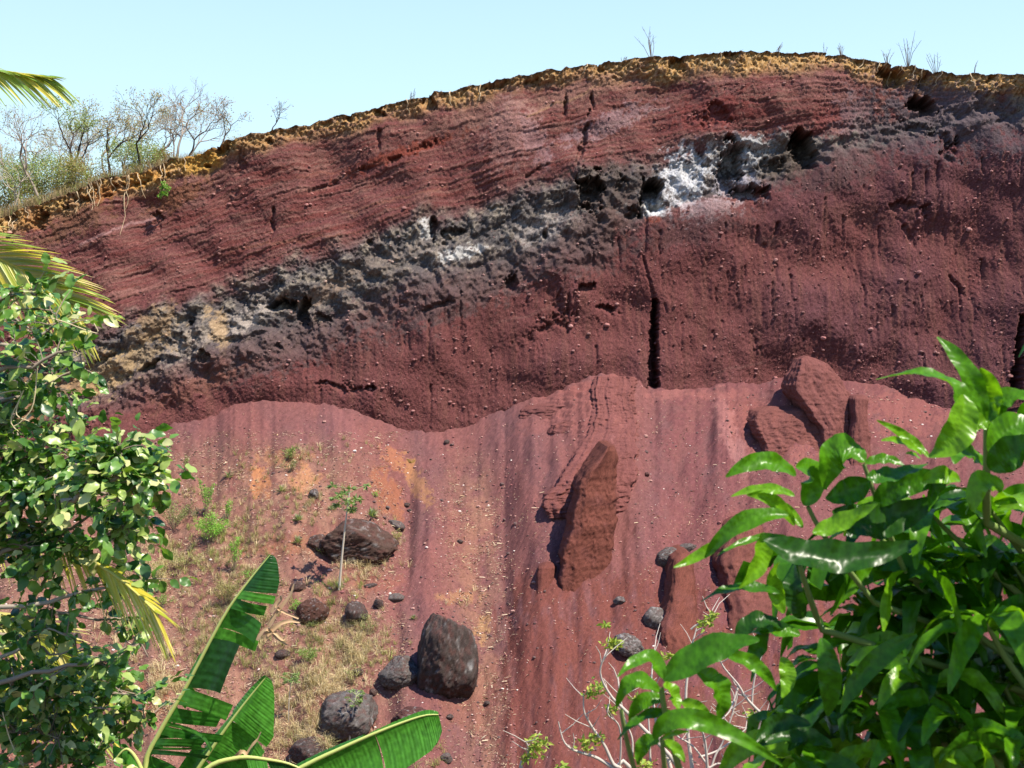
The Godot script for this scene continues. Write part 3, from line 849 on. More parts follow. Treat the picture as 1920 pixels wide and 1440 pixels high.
func rock_masses() -> void:
	var brown := Color(0.225, 0.076, 0.056)
	rock_mass("rock_buttress", "tall brown rock buttress with dark shaded side in the middle of the scree", [
		[838, 1140, 1158, 66.0, 7.0], [848, 1134, 1163, 65.6, 8.0], [880, 1108, 1164, 65.1, 10.0], [918, 1082, 1163, 64.8, 11.0], [960, 1075, 1163, 64.5, 11.0], [1020, 1062, 1162, 64.1, 11.0], [1070, 1052, 1160, 63.8, 11.0], [1112, 1044, 1158, 63.5, 11.0], [1200, 1030, 1150, 62.8, 11.0]], brown, 201, 200, 200, 0.28, 0.0, 1.7)
	rock_mass("rock_outcrop", "sloping bedded red rock outcrop running from the crest down behind the tall buttress", [
		[706, 1120, 1186, 79.0, 4.0], [740, 1112, 1190, 77.25, 5.0], [775, 1118, 1193, 75.75, 5.0], [800, 1112, 1195, 74.6, 5.0], [850, 1082, 1197, 71.9, 5.0], [900, 1050, 1194, 69.7, 5.0], [935, 1026, 1188, 68.75, 5.0], [952, 1022, 1180, 68.4, 5.0], [972, 1032, 1176, 68.3, 5.0]], Color(0.270, 0.100, 0.090), 291, 220, 240, 0.2, 0.12, 0.5, 0.25)
	rock_mass("rock_stub", "low red rock stub at the foot of the tall buttress", [
		[1058, 1020, 1036, 64.8, 2.0], [1066, 1010, 1044, 64.2, 2.6], [1090, 1007, 1044, 63.9, 3.0], [1130, 1008, 1040, 63.3, 3.0]], Color(0.22, 0.074, 0.058), 211, 40, 70, 0.5, 0.02, 0.6)
	rock_mass("rock_spire", "round topped red rock dome rising against the cliff foot", [
		[667, 1510, 1522, 76.0, 1.4], [672, 1499, 1540, 75.4, 2.2], [682, 1493, 1560, 75.0, 2.6], [700, 1489, 1580, 74.6, 3.0], [722, 1488, 1596, 74.3, 3.2], [745, 1492, 1608, 74.0, 3.4], [770, 1512, 1610, 73.7, 3.4], [800, 1535, 1606, 73.4, 3.4], [850, 1545, 1590, 72.9, 3.4], [890, 1545, 1584, 72.4, 3.4]], Color(0.255, 0.096, 0.085), 221, 130, 170, 0.42, 0.05, 0.8)
	rock_mass("rock_ledge", "flat topped bedded rock ledge left of the round dome", [
		[762, 1444, 1530, 75.6, 2.6], [770, 1422, 1548, 74.6, 3.0], [790, 1414, 1560, 74.0, 3.4], [815, 1420, 1562, 73.6, 3.6], [838, 1428, 1564, 73.2, 3.6], [880, 1430, 1566, 72.6, 3.6]], Color(0.26, 0.097, 0.083), 231, 100, 190, 0.25, 0.06, 0.4)
	rock_mass("rock_pillar", "slim red rock pillar right of the round dome", [
		[742, 1604, 1628, 74.0, 1.4], [748, 1600, 1634, 73.7, 1.7], [780, 1602, 1634, 73.3, 1.8], [815, 1598, 1638, 73.0, 1.9], [860, 1596, 1640, 72.5, 2.0], [905, 1594, 1642, 71.9, 2.0]], Color(0.25, 0.092, 0.080), 241, 90, 90, 0.5, 0.03, 0.4)
	rock_mass("rock_ledge", "low dark fronted rock ledge along the crest above the tall buttress", [
		[754, 1030, 1184, 79.4, 2.0], [760, 990, 1190, 78.9, 2.4], [768, 974, 1194, 78.7, 2.6], [786, 970, 1196, 78.4, 2.8], [806, 970, 1196, 78.2, 2.8]], Color(0.25, 0.094, 0.086), 271, 60, 230, 0.25, 0.10, -2.2)
	rock_mass("rock_ledge", "small lower rock ledge beneath the crest ledge", [
		[790, 1056, 1118, 76.6, 1.2], [796, 1036, 1130, 76.4, 1.6], [808, 1030, 1134, 76.2, 1.8], [832, 1030, 1134, 76.0, 1.8]], Color(0.25, 0.094, 0.086), 281, 40, 140, 0.3, 0.08, -0.7)
	rock_mass("rock_pillar", "brown leaning rock pillar behind the green tree leaves", [
		[1040, 1276, 1296, 63.4, 4.0], [1052, 1268, 1308, 62.6, 5.0], [1100, 1260, 1314, 61.6, 6.0], [1150, 1250, 1320, 60.6, 7.0], [1200, 1240, 1330, 59.6, 7.5], [1260, 1222, 1350, 58.6, 8.0], [1330, 1210, 1370, 57.4, 8.0], [1400, 1200, 1390, 56.0, 8.0]], brown, 251, 110, 120, 0.5, 0.02, 1.2)
	rock_mass("rock_pillar", "ribbed red rock pillar half hidden behind the green tree", [
		[980, 1384, 1412, 65.6, 3.0], [994, 1368, 1440, 64.8, 5.0], [1060, 1352, 1460, 63.4, 7.0], [1130, 1362, 1480, 62.0, 8.0], [1220, 1364, 1500, 60.4, 8.0], [1310, 1358, 1510, 58.6, 8.0]], Color(0.235, 0.085, 0.068), 261, 110, 140, 0.5, 0.03, 1.0)


func stone_mesh(s: int, around: int, rows: int) -> ArrayMesh:
	var rng := RandomNumberGenerator.new()
	rng.seed = s
	var g := Geo.new()
	var planes := []
	for k in 9:
		planes.append([Vector3(rng.randfn(), rng.randfn(), rng.randfn()).normalized(), 0.62 + rng.randf() * 0.3])
	var ring := func(j: int, i: int) -> Vector3:
		var th := PI * j / rows
		var ph := TAU * (i % around) / around
		var dir := Vector3(sin(th) * cos(ph), cos(th), sin(th) * sin(ph))
		var r := 1.0
		for p in planes:
			var q: float = dir.dot(p[0])
			if q > 0.1: r = minf(r, p[1] / q)
		return dir * r
	for j in rows:
		for i in around:
			var a: Vector3 = ring.call(j, i)
			var b: Vector3 = ring.call(j, i + 1)
			var c: Vector3 = ring.call(j + 1, i)
			var d: Vector3 = ring.call(j + 1, i + 1)
			if j > 0: g.tri(a, c, b, Color.WHITE)
			if j < rows - 1: g.tri(b, c, d, Color.WHITE)
	return g.mesh(Vector3.ZERO)


func boulder(label: String, px: float, py: float, wpx: float, hpx: float, tint: Color, s: int, turn := 0.0, name_as := "boulder", pale := 0.0) -> void:
	var rng := RandomNumberGenerator.new()
	rng.seed = s
	var foot := ground_depth(px, minf(py + hpx * 0.42, 1500.0))
	var wm := wpx * foot / F
	var hm := hpx * foot / F
	var d := foot + wm * 0.25
	var centre := at(px, py, d) - Vector3(0, hm * 0.10, 0)
	var size := Vector3(wm * 0.5, hm * 0.52, minf(wm, hm) * 0.5 + 0.12 * wm)
	var f := noise(s, 1.0, 4)
	var planes := []
	for k in 12:
		planes.append([Vector3(rng.randfn(), rng.randfn() * 0.8, rng.randfn()).normalized(), 0.74 + rng.randf() * 0.24])
	var big := wpx > 50.0
	var around := 96 if big else 36
	var rows := 64 if big else 24
	var pos := PackedVector3Array()
	var cols := PackedColorArray()
	var turned := Basis(Vector3(0, 0, 1), deg_to_rad(turn))
	for j in rows + 1:
		var th := PI * j / rows
		for i in around + 1:
			var ph := -TAU * (i % around) / around
			var dir := Vector3(sin(th) * cos(ph), cos(th), sin(th) * sin(ph))
			var r := 1.08
			for p in planes:
				var q: float = dir.dot(p[0])
				if q > 0.1:
					var lim: float = p[1] / q
					if lim < r + 0.06: r = minf(r, lim) if lim < r - 0.06 else lerpf(r, lim, 0.5) - 0.015
			r += f.get_noise_3dv(dir * 1.8) * 0.08 + f.get_noise_3dv(dir * 7.0) * 0.04 + (f.get_noise_3dv(dir * 20.0) * 0.05 if big else 0.0)
			pos.append(turned * (dir * r * size))
			var sh := 1.0 + f.get_noise_3dv(dir * 5.0) * 0.45 + f.get_noise_3dv(dir * 20.0) * 0.25
			var c := tint.lerp(Color(0.15, 0.065, 0.055), clampf(f.get_noise_3dv(dir * 3.6 + Vector3(5, 5, 5)) * 2.0, 0.0, 0.6))
			c = c.lerp(Color(0.42, 0.40, 0.39), clampf(f.get_noise_3dv(dir * 3.2 + Vector3(9, 2, 7)) * 2.0 + pale - 0.5, 0.0, 0.8))
			cols.append(Color(c.r * sh, c.g * sh, c.b * sh))
	var g := Geo.new()
	g.grid(pos, cols, around + 1, rows + 1)
	var o := put(name_as, g.mesh(Vector3.ZERO), M.rock, null, centre)
	tag(o, label, "rock", "rocks fallen on the scree")


func boulders() -> void:
	var dark := Color(0.105, 0.078, 0.070)
	var brown := Color(0.125, 0.076, 0.062)
	var grey := Color(0.165, 0.142, 0.132)
	boulder("huge dark brown boulder behind the thin pale sapling", 668, 1013, 150, 84, brown, 301, -8, "boulder")
	boulder("brown rock touching the shaded end of the huge dark boulder", 603, 1018, 56, 36, brown, 302)
	boulder("tall upright dark grey boulder beside the litter filled gully", 838, 1224, 112, 184, dark, 303, -3, "boulder")
	boulder("medium grey boulder leaning beside the tall upright boulder", 750, 1257, 76, 58, grey, 304, 12, "boulder")
	boulder("broad flat grey boulder among dry grass above the banana leaf", 655, 1338, 114, 92, grey, 305, 0, "boulder")
	boulder("rounded dark boulder just above the long banana leaf base", 582, 1408, 80, 54, dark, 306, 10)
	boulder("dull red half buried rock below the medium grey boulder", 770, 1346, 76, 44, Color(0.12, 0.055, 0.05), 307)
	boulder("small dark rock with a white side on the orange patch", 588, 925, 18, 20, dark, 308, 0, "stone", 0.55)
	boulder("grey slab with a dark shadow above the white streaked stones", 1252, 1043, 54, 38, grey, 309, 5, "stone", 0.1)
	boulder("small jagged stone behind the grey slab", 1290, 1027, 34, 20, grey, 310, 0, "stone")
	boulder("round grey stone with whitish face beside the brown pillar", 1228, 1157, 46, 42, grey, 311, 0, "stone", 0.45)
	boulder("grey and white stone behind the flowering twig", 1178, 1207, 58, 48, grey, 312, -20, "stone", 0.45)
	boulder("flat pale grey stone alone on the smooth red scree", 1162, 1125, 24, 16, Color(0.15, 0.13, 0.125), 313, 0, "stone", 0.2)
	boulder("flat elongated grey rock right of the sapling foot", 738, 1121, 40, 17, grey, 314, 10, "stone")
	boulder("small oval dark stone left of the flat elongated rock", 710, 1131, 19, 20, dark, 315, 0, "stone")
	boulder("pointed dark rock below the sapling foot", 668, 1146, 38, 46, dark, 316, 30)
	boulder("brown earthy boulder beside the withered banana strips", 586, 1143, 62, 46, Color(0.12, 0.06, 0.045), 317, 20)
	boulder("dark rounded rock above the withered banana strips", 560, 1098, 34, 20, brown, 318, 0, "stone")
	boulder("thin dark slab uphill from the flat elongated rock", 694, 1098, 30, 10, dark, 319, 5, "stone")
	boulder("lone dark stone high on the upper scree", 838, 828, 11, 8, dark, 320, 0, "stone")
	boulder("small dark stone in the middle of the pale gully", 863, 1015, 13, 7, dark, 321, 0, "stone")
	boulder("small grey rock in grass right of the withered strips", 530, 1226, 28, 18, dark, 322, 0, "stone")
	boulder("dark rock behind the tip of the long banana leaf", 812, 1378, 30, 34, dark, 323, 0, "stone")
	boulder("grey angular stone just uphill of the huge dark boulder", 742, 984, 34, 20, grey, 324, -20, "stone")
	boulder("small brown stone on the smooth scree right of the buttress", 1213, 889, 9, 8, Color(0.13, 0.06, 0.055), 325, 0, "stone")
	boulder("yellow ochre stone at the edge of the orange patch", 770, 864, 26, 9, Color(0.36, 0.21, 0.06), 326, -15, "stone")
	boulder("dark stone nestled left of the medium grey boulder", 672, 1259, 20, 14, dark, 327, 0, "stone")
	boulder("dark red stone below the medium grey boulder shadow", 701, 1297, 18, 14, brown, 328, 0, "stone")
	boulder("tiny dark stone below the tall upright boulder", 914, 1318, 14, 8, dark, 329, 0, "stone")
	boulder("dark stone near the foot of the tall boulder", 843, 1343, 14, 10, dark, 330, 0, "stone")
	boulder("grey stone at the bottom edge below the long banana leaf tip", 836, 1420, 26, 18, grey, 331, 0, "stone")
	boulder("purple grey rock beside the yellow palm frond", 137, 1192, 36, 30, Color(0.10, 0.065, 0.065), 332, 0, "stone")
	boulder("dark stone cluster piece on the orange eroded bank", 763, 946, 14, 8, dark, 333, 0, "stone")
	boulder("second dark stone on the orange eroded bank, lower one", 768, 957, 10, 6, dark, 334, 0, "stone")
	boulder("small grey stone above the gully shoulder", 727, 951, 9, 6, grey, 335, 0, "stone")
	boulder("grey stone lodged left of the yellow green bush", 270, 942, 16, 8, grey, 336, 0, "stone")


func tuft_mesh(blades: int, spread: float, s: int) -> ArrayMesh:
	var rng := RandomNumberGenerator.new()
	rng.seed = s
	var g := Geo.new()
	for k in blades:
		var a := rng.randf() * TAU
		var out := Vector3(cos(a), 0, sin(a))
		var side := Vector3(-sin(a), 0, cos(a)) * (0.009 + 0.009 * rng.randf())
		var lean := spread * (0.25 + rng.randf())
		var hgt := 0.6 + 0.5 * rng.randf()
		var b := out * 0.10 * rng.randf()
		var m := b + out * lean * 0.35 + Vector3.UP * hgt * 0.6
		var t := b + out * lean + Vector3.UP * hgt * (0.95 - lean * 0.35)
		g.tri(b - side, b + side, m + side * 0.8, Color.WHITE)
		g.tri(b - side, m + side * 0.8, m - side * 0.8, Color.WHITE)
		g.tri(m - side * 0.8, m + side * 0.8, t, Color.WHITE)
	return g.mesh(Vector3.ZERO)


func loose_stuff() -> void:
	var rng := RandomNumberGenerator.new()
	rng.seed = 71
	# stones
	var xf := []
	var cc := PackedColorArray()
	while xf.size() < 24000:
		var u := rng.randf_range(-100, 2000)
		var d := rng.randf_range(52.0, 79.6)
		var y := scree_y(u, d)
		var v := 720.0 - (y - EYE.y) * F / d
		var keep := 0.25
		if u < 780.0 and v > 830.0: keep = 0.8
		if absf(u - 890.0) < 80.0 and v > 850.0: keep = 1.0
		if u > 1190.0: keep = 0.5
		if rng.randf() > keep: continue
		var size := 0.020 + 0.06 * pow(rng.randf(), 5.0)
		if rng.randf() < 0.012: size += 0.11 * rng.randf()
		var p := at(u, 720.0, d)
		p.y = y + size * 0.25
		xf.append(Transform3D(Basis.from_euler(Vector3(rng.randf() * TAU, rng.randf() * TAU, rng.randf() * TAU)).scaled(Vector3(1.2, 0.8, 1.0) * size), p))
		var r := rng.randf()
		cc.append(Color(0.11, 0.07, 0.066) if r < 0.25 else (Color(0.22, 0.09, 0.085) if r < 0.6 else (Color(0.36, 0.20, 0.17) if r < 0.96 else Color(0.70, 0.60, 0.54))))
	tag(scatter("scree_pebbles", stone_mesh(9, 6, 4), M.stone, xf, cc), "loose pebbles strewn over the red scree", "pebbles", "", "stuff")
	# dry leaf and straw litter
	var lg := Geo.new()
	lg.tri(Vector3(-0.5, 0, -0.05), Vector3(-0.5, 0, 0.05), Vector3(0.1, 0.10, 0.07), Color.WHITE)
	lg.tri(Vector3(-0.5, 0, -0.05), Vector3(0.1, 0.10, 0.07), Vector3(0.1, 0.10, -0.05), Color.WHITE)
	lg.tri(Vector3(0.1, 0.10, -0.05), Vector3(0.1, 0.10, 0.07), Vector3(0.55, 0.02, 0.02), Color.WHITE)
	var lm := lg.mesh(Vector3.ZERO)
	var patch := noise(151, 0.02, 3)
	xf = []
	cc = PackedColorArray()
	var tries := 0
	while xf.size() < 52000 and tries < 300000:
		tries += 1
		var u := rng.randf_range(-60, 1700)
		var d := rng.randf_range(52.0, 79.0)
		var y := scree_y(u, d)
		var v := 720.0 - (y - EYE.y) * F / d
		var keep := 0.03
		if u < 760.0 and v > 810.0: keep = 1.0
		keep = maxf(keep, 1.6 * bump(u, 0.0, 878.0 + (v - 850.0) * 0.05, 0.0, 62.0, 1.0) * clampf((v - 840.0) / 90.0, 0.0, 1.0))
		keep = maxf(keep, 0.30 * bump(u, v, 985.0, 1000.0, 50.0, 130.0))
		keep = maxf(keep, 0.9 * bump(u, v, 1042.0, 955.0, 16.0, 26.0))
		if u > 1195.0: keep = maxf(keep, 0.10)
		keep *= clampf(0.42 + patch.get_noise_2d(u, d * 30.0) * 2.2, 0.03, 1.3)
		if rng.randf() > keep: continue
		var s := 0.06 + 0.11 * rng.randf()
		if rng.randf() < 0.04: s *= 2.4
		var p := at(u, 720.0, d)
		p.y = y + 0.03
		var b := Basis.from_euler(Vector3(0.55 + rng.randfn() * 0.3, rng.randf() * TAU, rng.randfn() * 0.25))
		xf.append(Transform3D(b.scaled(Vector3(s, s, s * (0.6 + rng.randf()))), p))
		var r := rng.randf()
		cc.append(Color(0.46, 0.33, 0.19).lerp(Color(0.62, 0.50, 0.36), rng.randf()) if r < 0.62 else Color(0.30, 0.17, 0.11).lerp(Color(0.22, 0.12, 0.08), rng.randf()))
	tag(scatter("leaf_litter", lm, M.straw, xf, cc), "pale dry leaf litter lying on the slope and in the gully", "litter", "", "stuff")
	# dry grass
	var tuft := tuft_mesh(18, 0.95, 8)
	xf = []
	cc = PackedColorArray()
	var beds := [[440, 1130, 70, 130, 1.0, 0], [380, 1200, 60, 90, 0.7, 0], [600, 1180, 70, 60, 0.6, 0], [610, 1290, 55, 45, 1.0, 1], [660, 1225, 50, 45, 1.0, 1], [690, 1185, 50, 40, 0.7, 0], [310, 1290, 40, 50, 1.0, 1], [560, 1370, 70, 50, 0.9, 1], [590, 1250, 80, 60, 0.6, 0], [680, 1065, 50, 20, 0.8, 1], [560, 855, 50, 26, 0.6, 0], [470, 870, 40, 30, 0.4, 0], [580, 940, 60, 40, 0.35, 0], [350, 1050, 60, 40, 0.9, 2], [290, 1060, 40, 60, 0.7, 1], [480, 1010, 60, 40, 0.5, 0], [640, 1400, 80, 50, 0.7, 0], [240, 1180, 60, 80, 0.4, 1], [740, 1010, 20, 40, 0.4, 0], [520, 1290, 60, 90, 0.6, 0], [860, 1130, 30, 14, 0.3, 1], [420, 990, 90, 50, 0.35, 2], [520, 950, 80, 40, 0.3, 0], [620, 1110, 60, 40, 0.5, 2], [700, 1230, 40, 40, 0.5, 2], [480, 1180, 60, 60, 0.6, 2], [330, 930, 80, 40, 0.25, 0], [640, 870, 50, 40, 0.15, 0], [760, 1420, 60, 30, 0.4, 2]]
	for q in beds:
		var n := int(q[2] * q[3] * q[4] * 0.042)
		for k in n:
			var u: float = q[0] + rng.randfn() * q[2] * 0.55
			var v: float = q[1] + rng.randfn() * q[3] * 0.55
			if v < 800.0 or v > 1470.0: continue
			var p := on_slope(u, v)
			var s := (0.26 + 0.42 * rng.randf()) * (1.15 if q[5] == 1 else 0.9)
			xf.append(Transform3D(Basis.from_euler(Vector3(0.15, rng.randf() * TAU, rng.randfn() * 0.12)).scaled(Vector3(s, s, s)), p - Vector3(0, 0.03, 0)))
			var straw := Color(0.50, 0.39, 0.20).lerp(Color(0.66, 0.55, 0.33), rng.randf())
			var olive := Color(0.20, 0.22, 0.07).lerp(Color(0.36, 0.31, 0.13), rng.randf())
			cc.append(straw if q[5] == 1 or rng.randf() < 0.4 else (olive if q[5] == 0 else Color(0.30, 0.34, 0.09)))
	tag(scatter("dry_grass", tuft, M.straw, xf, cc), "straw coloured dry grass growing among the rocks", "grass", "", "stuff")
	print("loose ", Time.get_ticks_msec())


# ---------- plants on the slope ----------
func shrub(called: String, label: String, px: float, py: float, wpx: float, hpx: float, a: Color, b: Color, count: int, leaf_m: float, s: int, upright := 0.0, group := "low plants on the scree") -> void:
	var rng := RandomNumberGenerator.new()
	rng.seed = s
	var base := on_slope(px, minf(py + hpx * 0.45, 1490.0))
	var sc := -base.z / F
	var wm := wpx * sc
	var hm := hpx * sc
	var stems := Geo.new()
	var leaves := Geo.new()
	var n := maxi(7, int(count / 60.0))
	for k in n:
		var ang := rng.randf() * TAU
		var out := Vector3(cos(ang), 0, sin(ang)) * sqrt(rng.randf()) * wm * 0.5
		var hgt := hm * (0.55 + 0.5 * rng.randf()) * (1.0 - 0.35 * out.length() / (wm * 0.5) * (1.0 - upright))
		var end := base + out + Vector3.UP * hgt
		var mid := base + out * 0.35 + Vector3.UP * hgt * 0.55 + Vector3(rng.randfn(), 0, rng.randfn()) * 0.04
		var pts := []
		for q in 6: pts.append(bez(base + out * 0.06, mid, end, q / 5.0))
		stems.tube(pts, [0.016, 0.014, 0.012, 0.010, 0.007, 0.004], 4, Color(0.20, 0.15, 0.10))
		for q in int(count / float(n)):
			var t := 0.25 + 0.75 * sqrt(rng.randf())
			var p := bez(base + out * 0.06, mid, end, t) + Vector3(rng.randfn(), rng.randfn() * 0.7, rng.randfn()) * leaf_m * (1.2 - upright * 0.6)
			var dir := Vector3(rng.randfn(), 0.4 + rng.randf() * 0.8, rng.randfn()).normalized()
			var side := dir.cross(Vector3(rng.randfn(), rng.randfn(), rng.randfn())).normalized()
			leaves.leaf(p, dir, side, leaf_m * (0.7 + 0.6 * rng.randf()), leaf_m * 0.5, a.lerp(b, rng.randf()))
	var o := thing(called, base, label, "plant", group)
	put("stems", stems.mesh(base), M.bark, o)
	put("foliage", leaves.mesh(base), M.leafy, o)


func rosette(label: String, px: float, py: float, wpx: float, a: Color, b: Color, s: int) -> void:
	var rng := RandomNumberGenerator.new()
	rng.seed = s
	var base := on_slope(px, py + wpx * 0.35)
	var wm := -base.z / F * wpx
	var g := Geo.new()
	for k in 46:
		var ang := rng.randf() * TAU
		var tilt := 0.15 + rng.randf() * 1.2
		var dir := Vector3(cos(ang) * cos(tilt), sin(tilt), sin(ang) * cos(tilt))
		var side := dir.cross(Vector3.UP).normalized()
		g.leaf(base + dir * wm * 0.05, dir, side, wm * (0.42 + 0.2 * rng.randf()), wm * 0.075, a.lerp(b, rng.randf()))
	var o := thing("spiky_plant", base, label, "plant", "spiky rosette plants on the scree")
	put("foliage", g.mesh(base), M.leafy, o)


func slope_plants() -> void:
	var gg := Color(0.17, 0.20, 0.09)
	var yg := Color(0.34, 0.38, 0.13)
	var br := Color(0.16, 0.42, 0.05)
	var br2 := Color(0.33, 0.55, 0.09)
	shrub("low_shrub", "grey green scrubby bush left of the bright green bush", 326, 962, 96, 66, gg, yg, 1300, 0.085, 401)
	shrub("leafy_bush", "bright lime green leafy bush on the upper scree", 396, 985, 74, 62, br, br2, 1500, 0.10, 402)
	shrub("tall_weed", "tall bright green weed standing behind the lime bush", 386, 938, 34, 72, Color(0.10, 0.30, 0.05), br2, 600, 0.10, 403, 1.0)
	shrub("tall_weed", "short bright green weed at the right edge of the lime bush", 428, 960, 20, 40, Color(0.13, 0.36, 0.05), br2, 260, 0.09, 404, 1.0)
	shrub("low_shrub", "low yellow green sprawling shrub below the lime bush", 345, 1045, 100, 40, yg, Color(0.45, 0.42, 0.18), 1000, 0.07, 405)
	shrub("tall_weed", "slender bright weed above the upright banana leaf", 440, 1045, 26, 66, br, br2, 420, 0.10, 406, 1.0)
	shrub("leafy_bush", "small bright bush behind the banana leaf tip", 470, 1075, 50, 40, br, yg, 520, 0.09, 407)
	shrub("low_shrub", "pale straw shrub beside the lower yellow palm frond", 295, 1080, 60, 66, Color(0.50, 0.44, 0.20), Color(0.62, 0.55, 0.30), 900, 0.09, 408, 0.5)
	shrub("leafy_bush", "low green bush beside the palm frond tip", 305, 1125, 44, 36, Color(0.17, 0.32, 0.06), yg, 420, 0.08, 409)
	shrub("leafy_bush", "round mid green bush below the withered banana strips", 576, 1225, 38, 34, Color(0.17, 0.32, 0.07), yg, 520, 0.09, 410)
	shrub("leafy_bush", "dark topped bush above the orange bare patches", 538, 848, 34, 34, Color(0.13, 0.22, 0.05), yg, 420, 0.10, 411)
	shrub("low_shrub", "grey shrub on the crest between the two orange patches", 545, 872, 56, 26, gg, Color(0.42, 0.36, 0.2), 420, 0.08, 412)
	shrub("low_shrub", "grey green bush below the brown earthy boulder", 690, 1170, 40, 40, gg, yg, 360, 0.08, 413)
	shrub("low_shrub", "olive bush left of the banana leaf midway down", 425, 1105, 60, 70, Color(0.24, 0.24, 0.08), Color(0.42, 0.36, 0.16), 900, 0.085, 414, 0.4)
	shrub("leafy_bush", "small green sprout in front of the huge dark boulder", 605, 1030, 20, 20, Color(0.2, 0.36, 0.08), yg, 160, 0.08, 415)
	shrub("low_shrub", "yellowing weeds right of the huge dark boulder", 742, 1005, 26, 40, yg, Color(0.5, 0.4, 0.18), 260, 0.08, 416, 0.5)
	shrub("leafy_bush", "tiny bright sprout on the eroded orange bank", 705, 924, 10, 16, br, br2, 90, 0.07, 417)
	shrub("leafy_bush", "thin weed alone on the upper left scree", 348, 872, 14, 32, Color(0.18, 0.32, 0.06), yg, 150, 0.08, 418, 1.0)
	shrub("leafy_bush", "light green weeds above the long banana leaf", 660, 1265, 40, 40, yg, Color(0.52, 0.46, 0.24), 320, 0.08, 419, 0.6)
	shrub("leafy_bush", "green sprout beside the brown earthy boulder", 556, 1132, 26, 30, Color(0.2, 0.4, 0.08), br2, 220, 0.09, 420, 0.3)
	var ga := Color(0.19, 0.23, 0.12)
	var gb := Color(0.38, 0.42, 0.24)
	rosette("grey green spiky rosette on the left upper scree", 429, 886, 28, ga, gb, 431)
	rosette("spiky rosette above the shaded end of the huge boulder", 560, 966, 30, ga, gb, 432)
	rosette("spiky rosette touching the shaded end of the huge boulder", 558, 1006, 30, ga, gb, 433)
	rosette("pale spiky rosette below the two orange patches", 528, 912, 26, gb, Color(0.5, 0.45, 0.28), 434)
	rosette("dense green spiky rosette uphill of the huge boulder", 697, 957, 36, Color(0.16, 0.24, 0.08), gb, 435)
	rosette("small spiky rosette left of the sapling crown", 622, 948, 22, ga, gb, 436)
	rosette("spiky rosette at the foot of the pale sapling", 636, 1092, 24, ga, gb, 437)
	rosette("spiky rosette below the brown earthy boulder", 585, 1165, 24, ga, gb, 438)
	rosette("spiky rosette uphill of the tall upright boulder", 775, 1152, 18, ga, gb, 439)
	# saplings with thin pale stems
	sapling("pale thin stemmed sapling with a green leaf tuft before the huge boulder", 636, 1106, 657, 910, 0.07, 46, 451)
	sapling("short thin sapling with yellow green tuft before the flat grey boulder", 655, 1398, 668, 1300, 0.05, 24, 452)
	sapling("thin dry stalk with tiny leaves left of the flat grey boulder", 541, 1352, 548, 1262, 0.03, 22, 453)


func sapling(label: String, bx: float, by: float, tx: float, ty: float, rad: float, crown_px: float, s: int) -> void:
	var rng := RandomNumberGenerator.new()
	rng.seed = s
	var base := on_slope(bx, by)
	var d := -base.z
	var tip := at(tx, ty, d - 0.3)
	var mid := base.lerp(tip, 0.5) + Vector3(-0.08, 0, 0.1)
	var pts := []
	var rr := []
	for k in 10:
		pts.append(bez(base, mid, tip, k / 9.0))
		rr.append(rad * (1.0 - 0.6 * k / 9.0))
	var o := thing("sapling", base, label, "sapling", "thin stemmed saplings on the scree")
	var g := Geo.new()
	g.tube(pts, rr, 7, Color(0.48, 0.42, 0.34))
	put("stem", g.mesh(base), M.bark, o)
	var lv := Geo.new()
	var tw := Geo.new()
	var cm := crown_px * d / F
	for k in 15:
		var t := 0.72 + 0.28 * rng.randf()
		var p := bez(base, mid, tip, t)
		var ang := rng.randf() * TAU
		var end := p + Vector3(cos(ang), 0.15 + 0.5 * rng.randf(), sin(ang)) * cm * (0.4 + 0.35 * rng.randf())
		tw.tube([p, p.lerp(end, 0.5) + Vector3(0, 0.06, 0), end], [0.018, 0.014, 0.008], 4, Color(0.30, 0.34, 0.16))
		for q in 16:
			var dir := Vector3(rng.randfn(), rng.randfn() * 0.5 - 0.1, rng.randfn()).normalized()
			lv.leaf(end, dir, dir.cross(Vector3(rng.randfn(), 1.0, rng.randfn())).normalized(), cm * 0.26, cm * 0.10, Color(0.10, 0.20, 0.06).lerp(Color(0.32, 0.40, 0.14), rng.randf()))
	put("twigs", tw.mesh(base), M.bark, o)
	put("foliage", lv.mesh(base), M.leafy, o)


# ---------- hilltop ----------
func grow(g: Geo, tips: Array, p: Vector3, dir: Vector3, length: float, rad: float, level: int, rng: RandomNumberGenerator, col: Color, spread: float) -> void:
	var pts := [p]
	var rr := [rad]
	var d := dir
	var q := p
	for k in 4:
		d = (d + Vector3(rng.randfn(), rng.randfn() * 0.6 + 0.12, rng.randfn()) * 0.20).normalized()
		q += d * length / 4.0
		pts.append(q)
		rr.append(rad * (1.0 - 0.10 * (k + 1)))
	g.tube(pts, rr, 5 if level > 2 else 3, col)
	if level <= 2:
		tips.append(q)
		tips.append(pts[2])
	if level == 0: return
	var n := 2 if rng.randf() < 0.55 else 3
	for k in n:
		var side := d.cross(Vector3(rng.randfn(), rng.randfn(), rng.randfn())).normalized()
		var nd := (d + side * spread * (0.6 + 0.7 * rng.randf()) + Vector3.UP * 0.08).normalized()
		grow(g, tips, q if k < 2 else pts[3], nd, length * (0.66 + 0.22 * rng.randf()), rad * 0.62, level - 1, rng, col, spread)


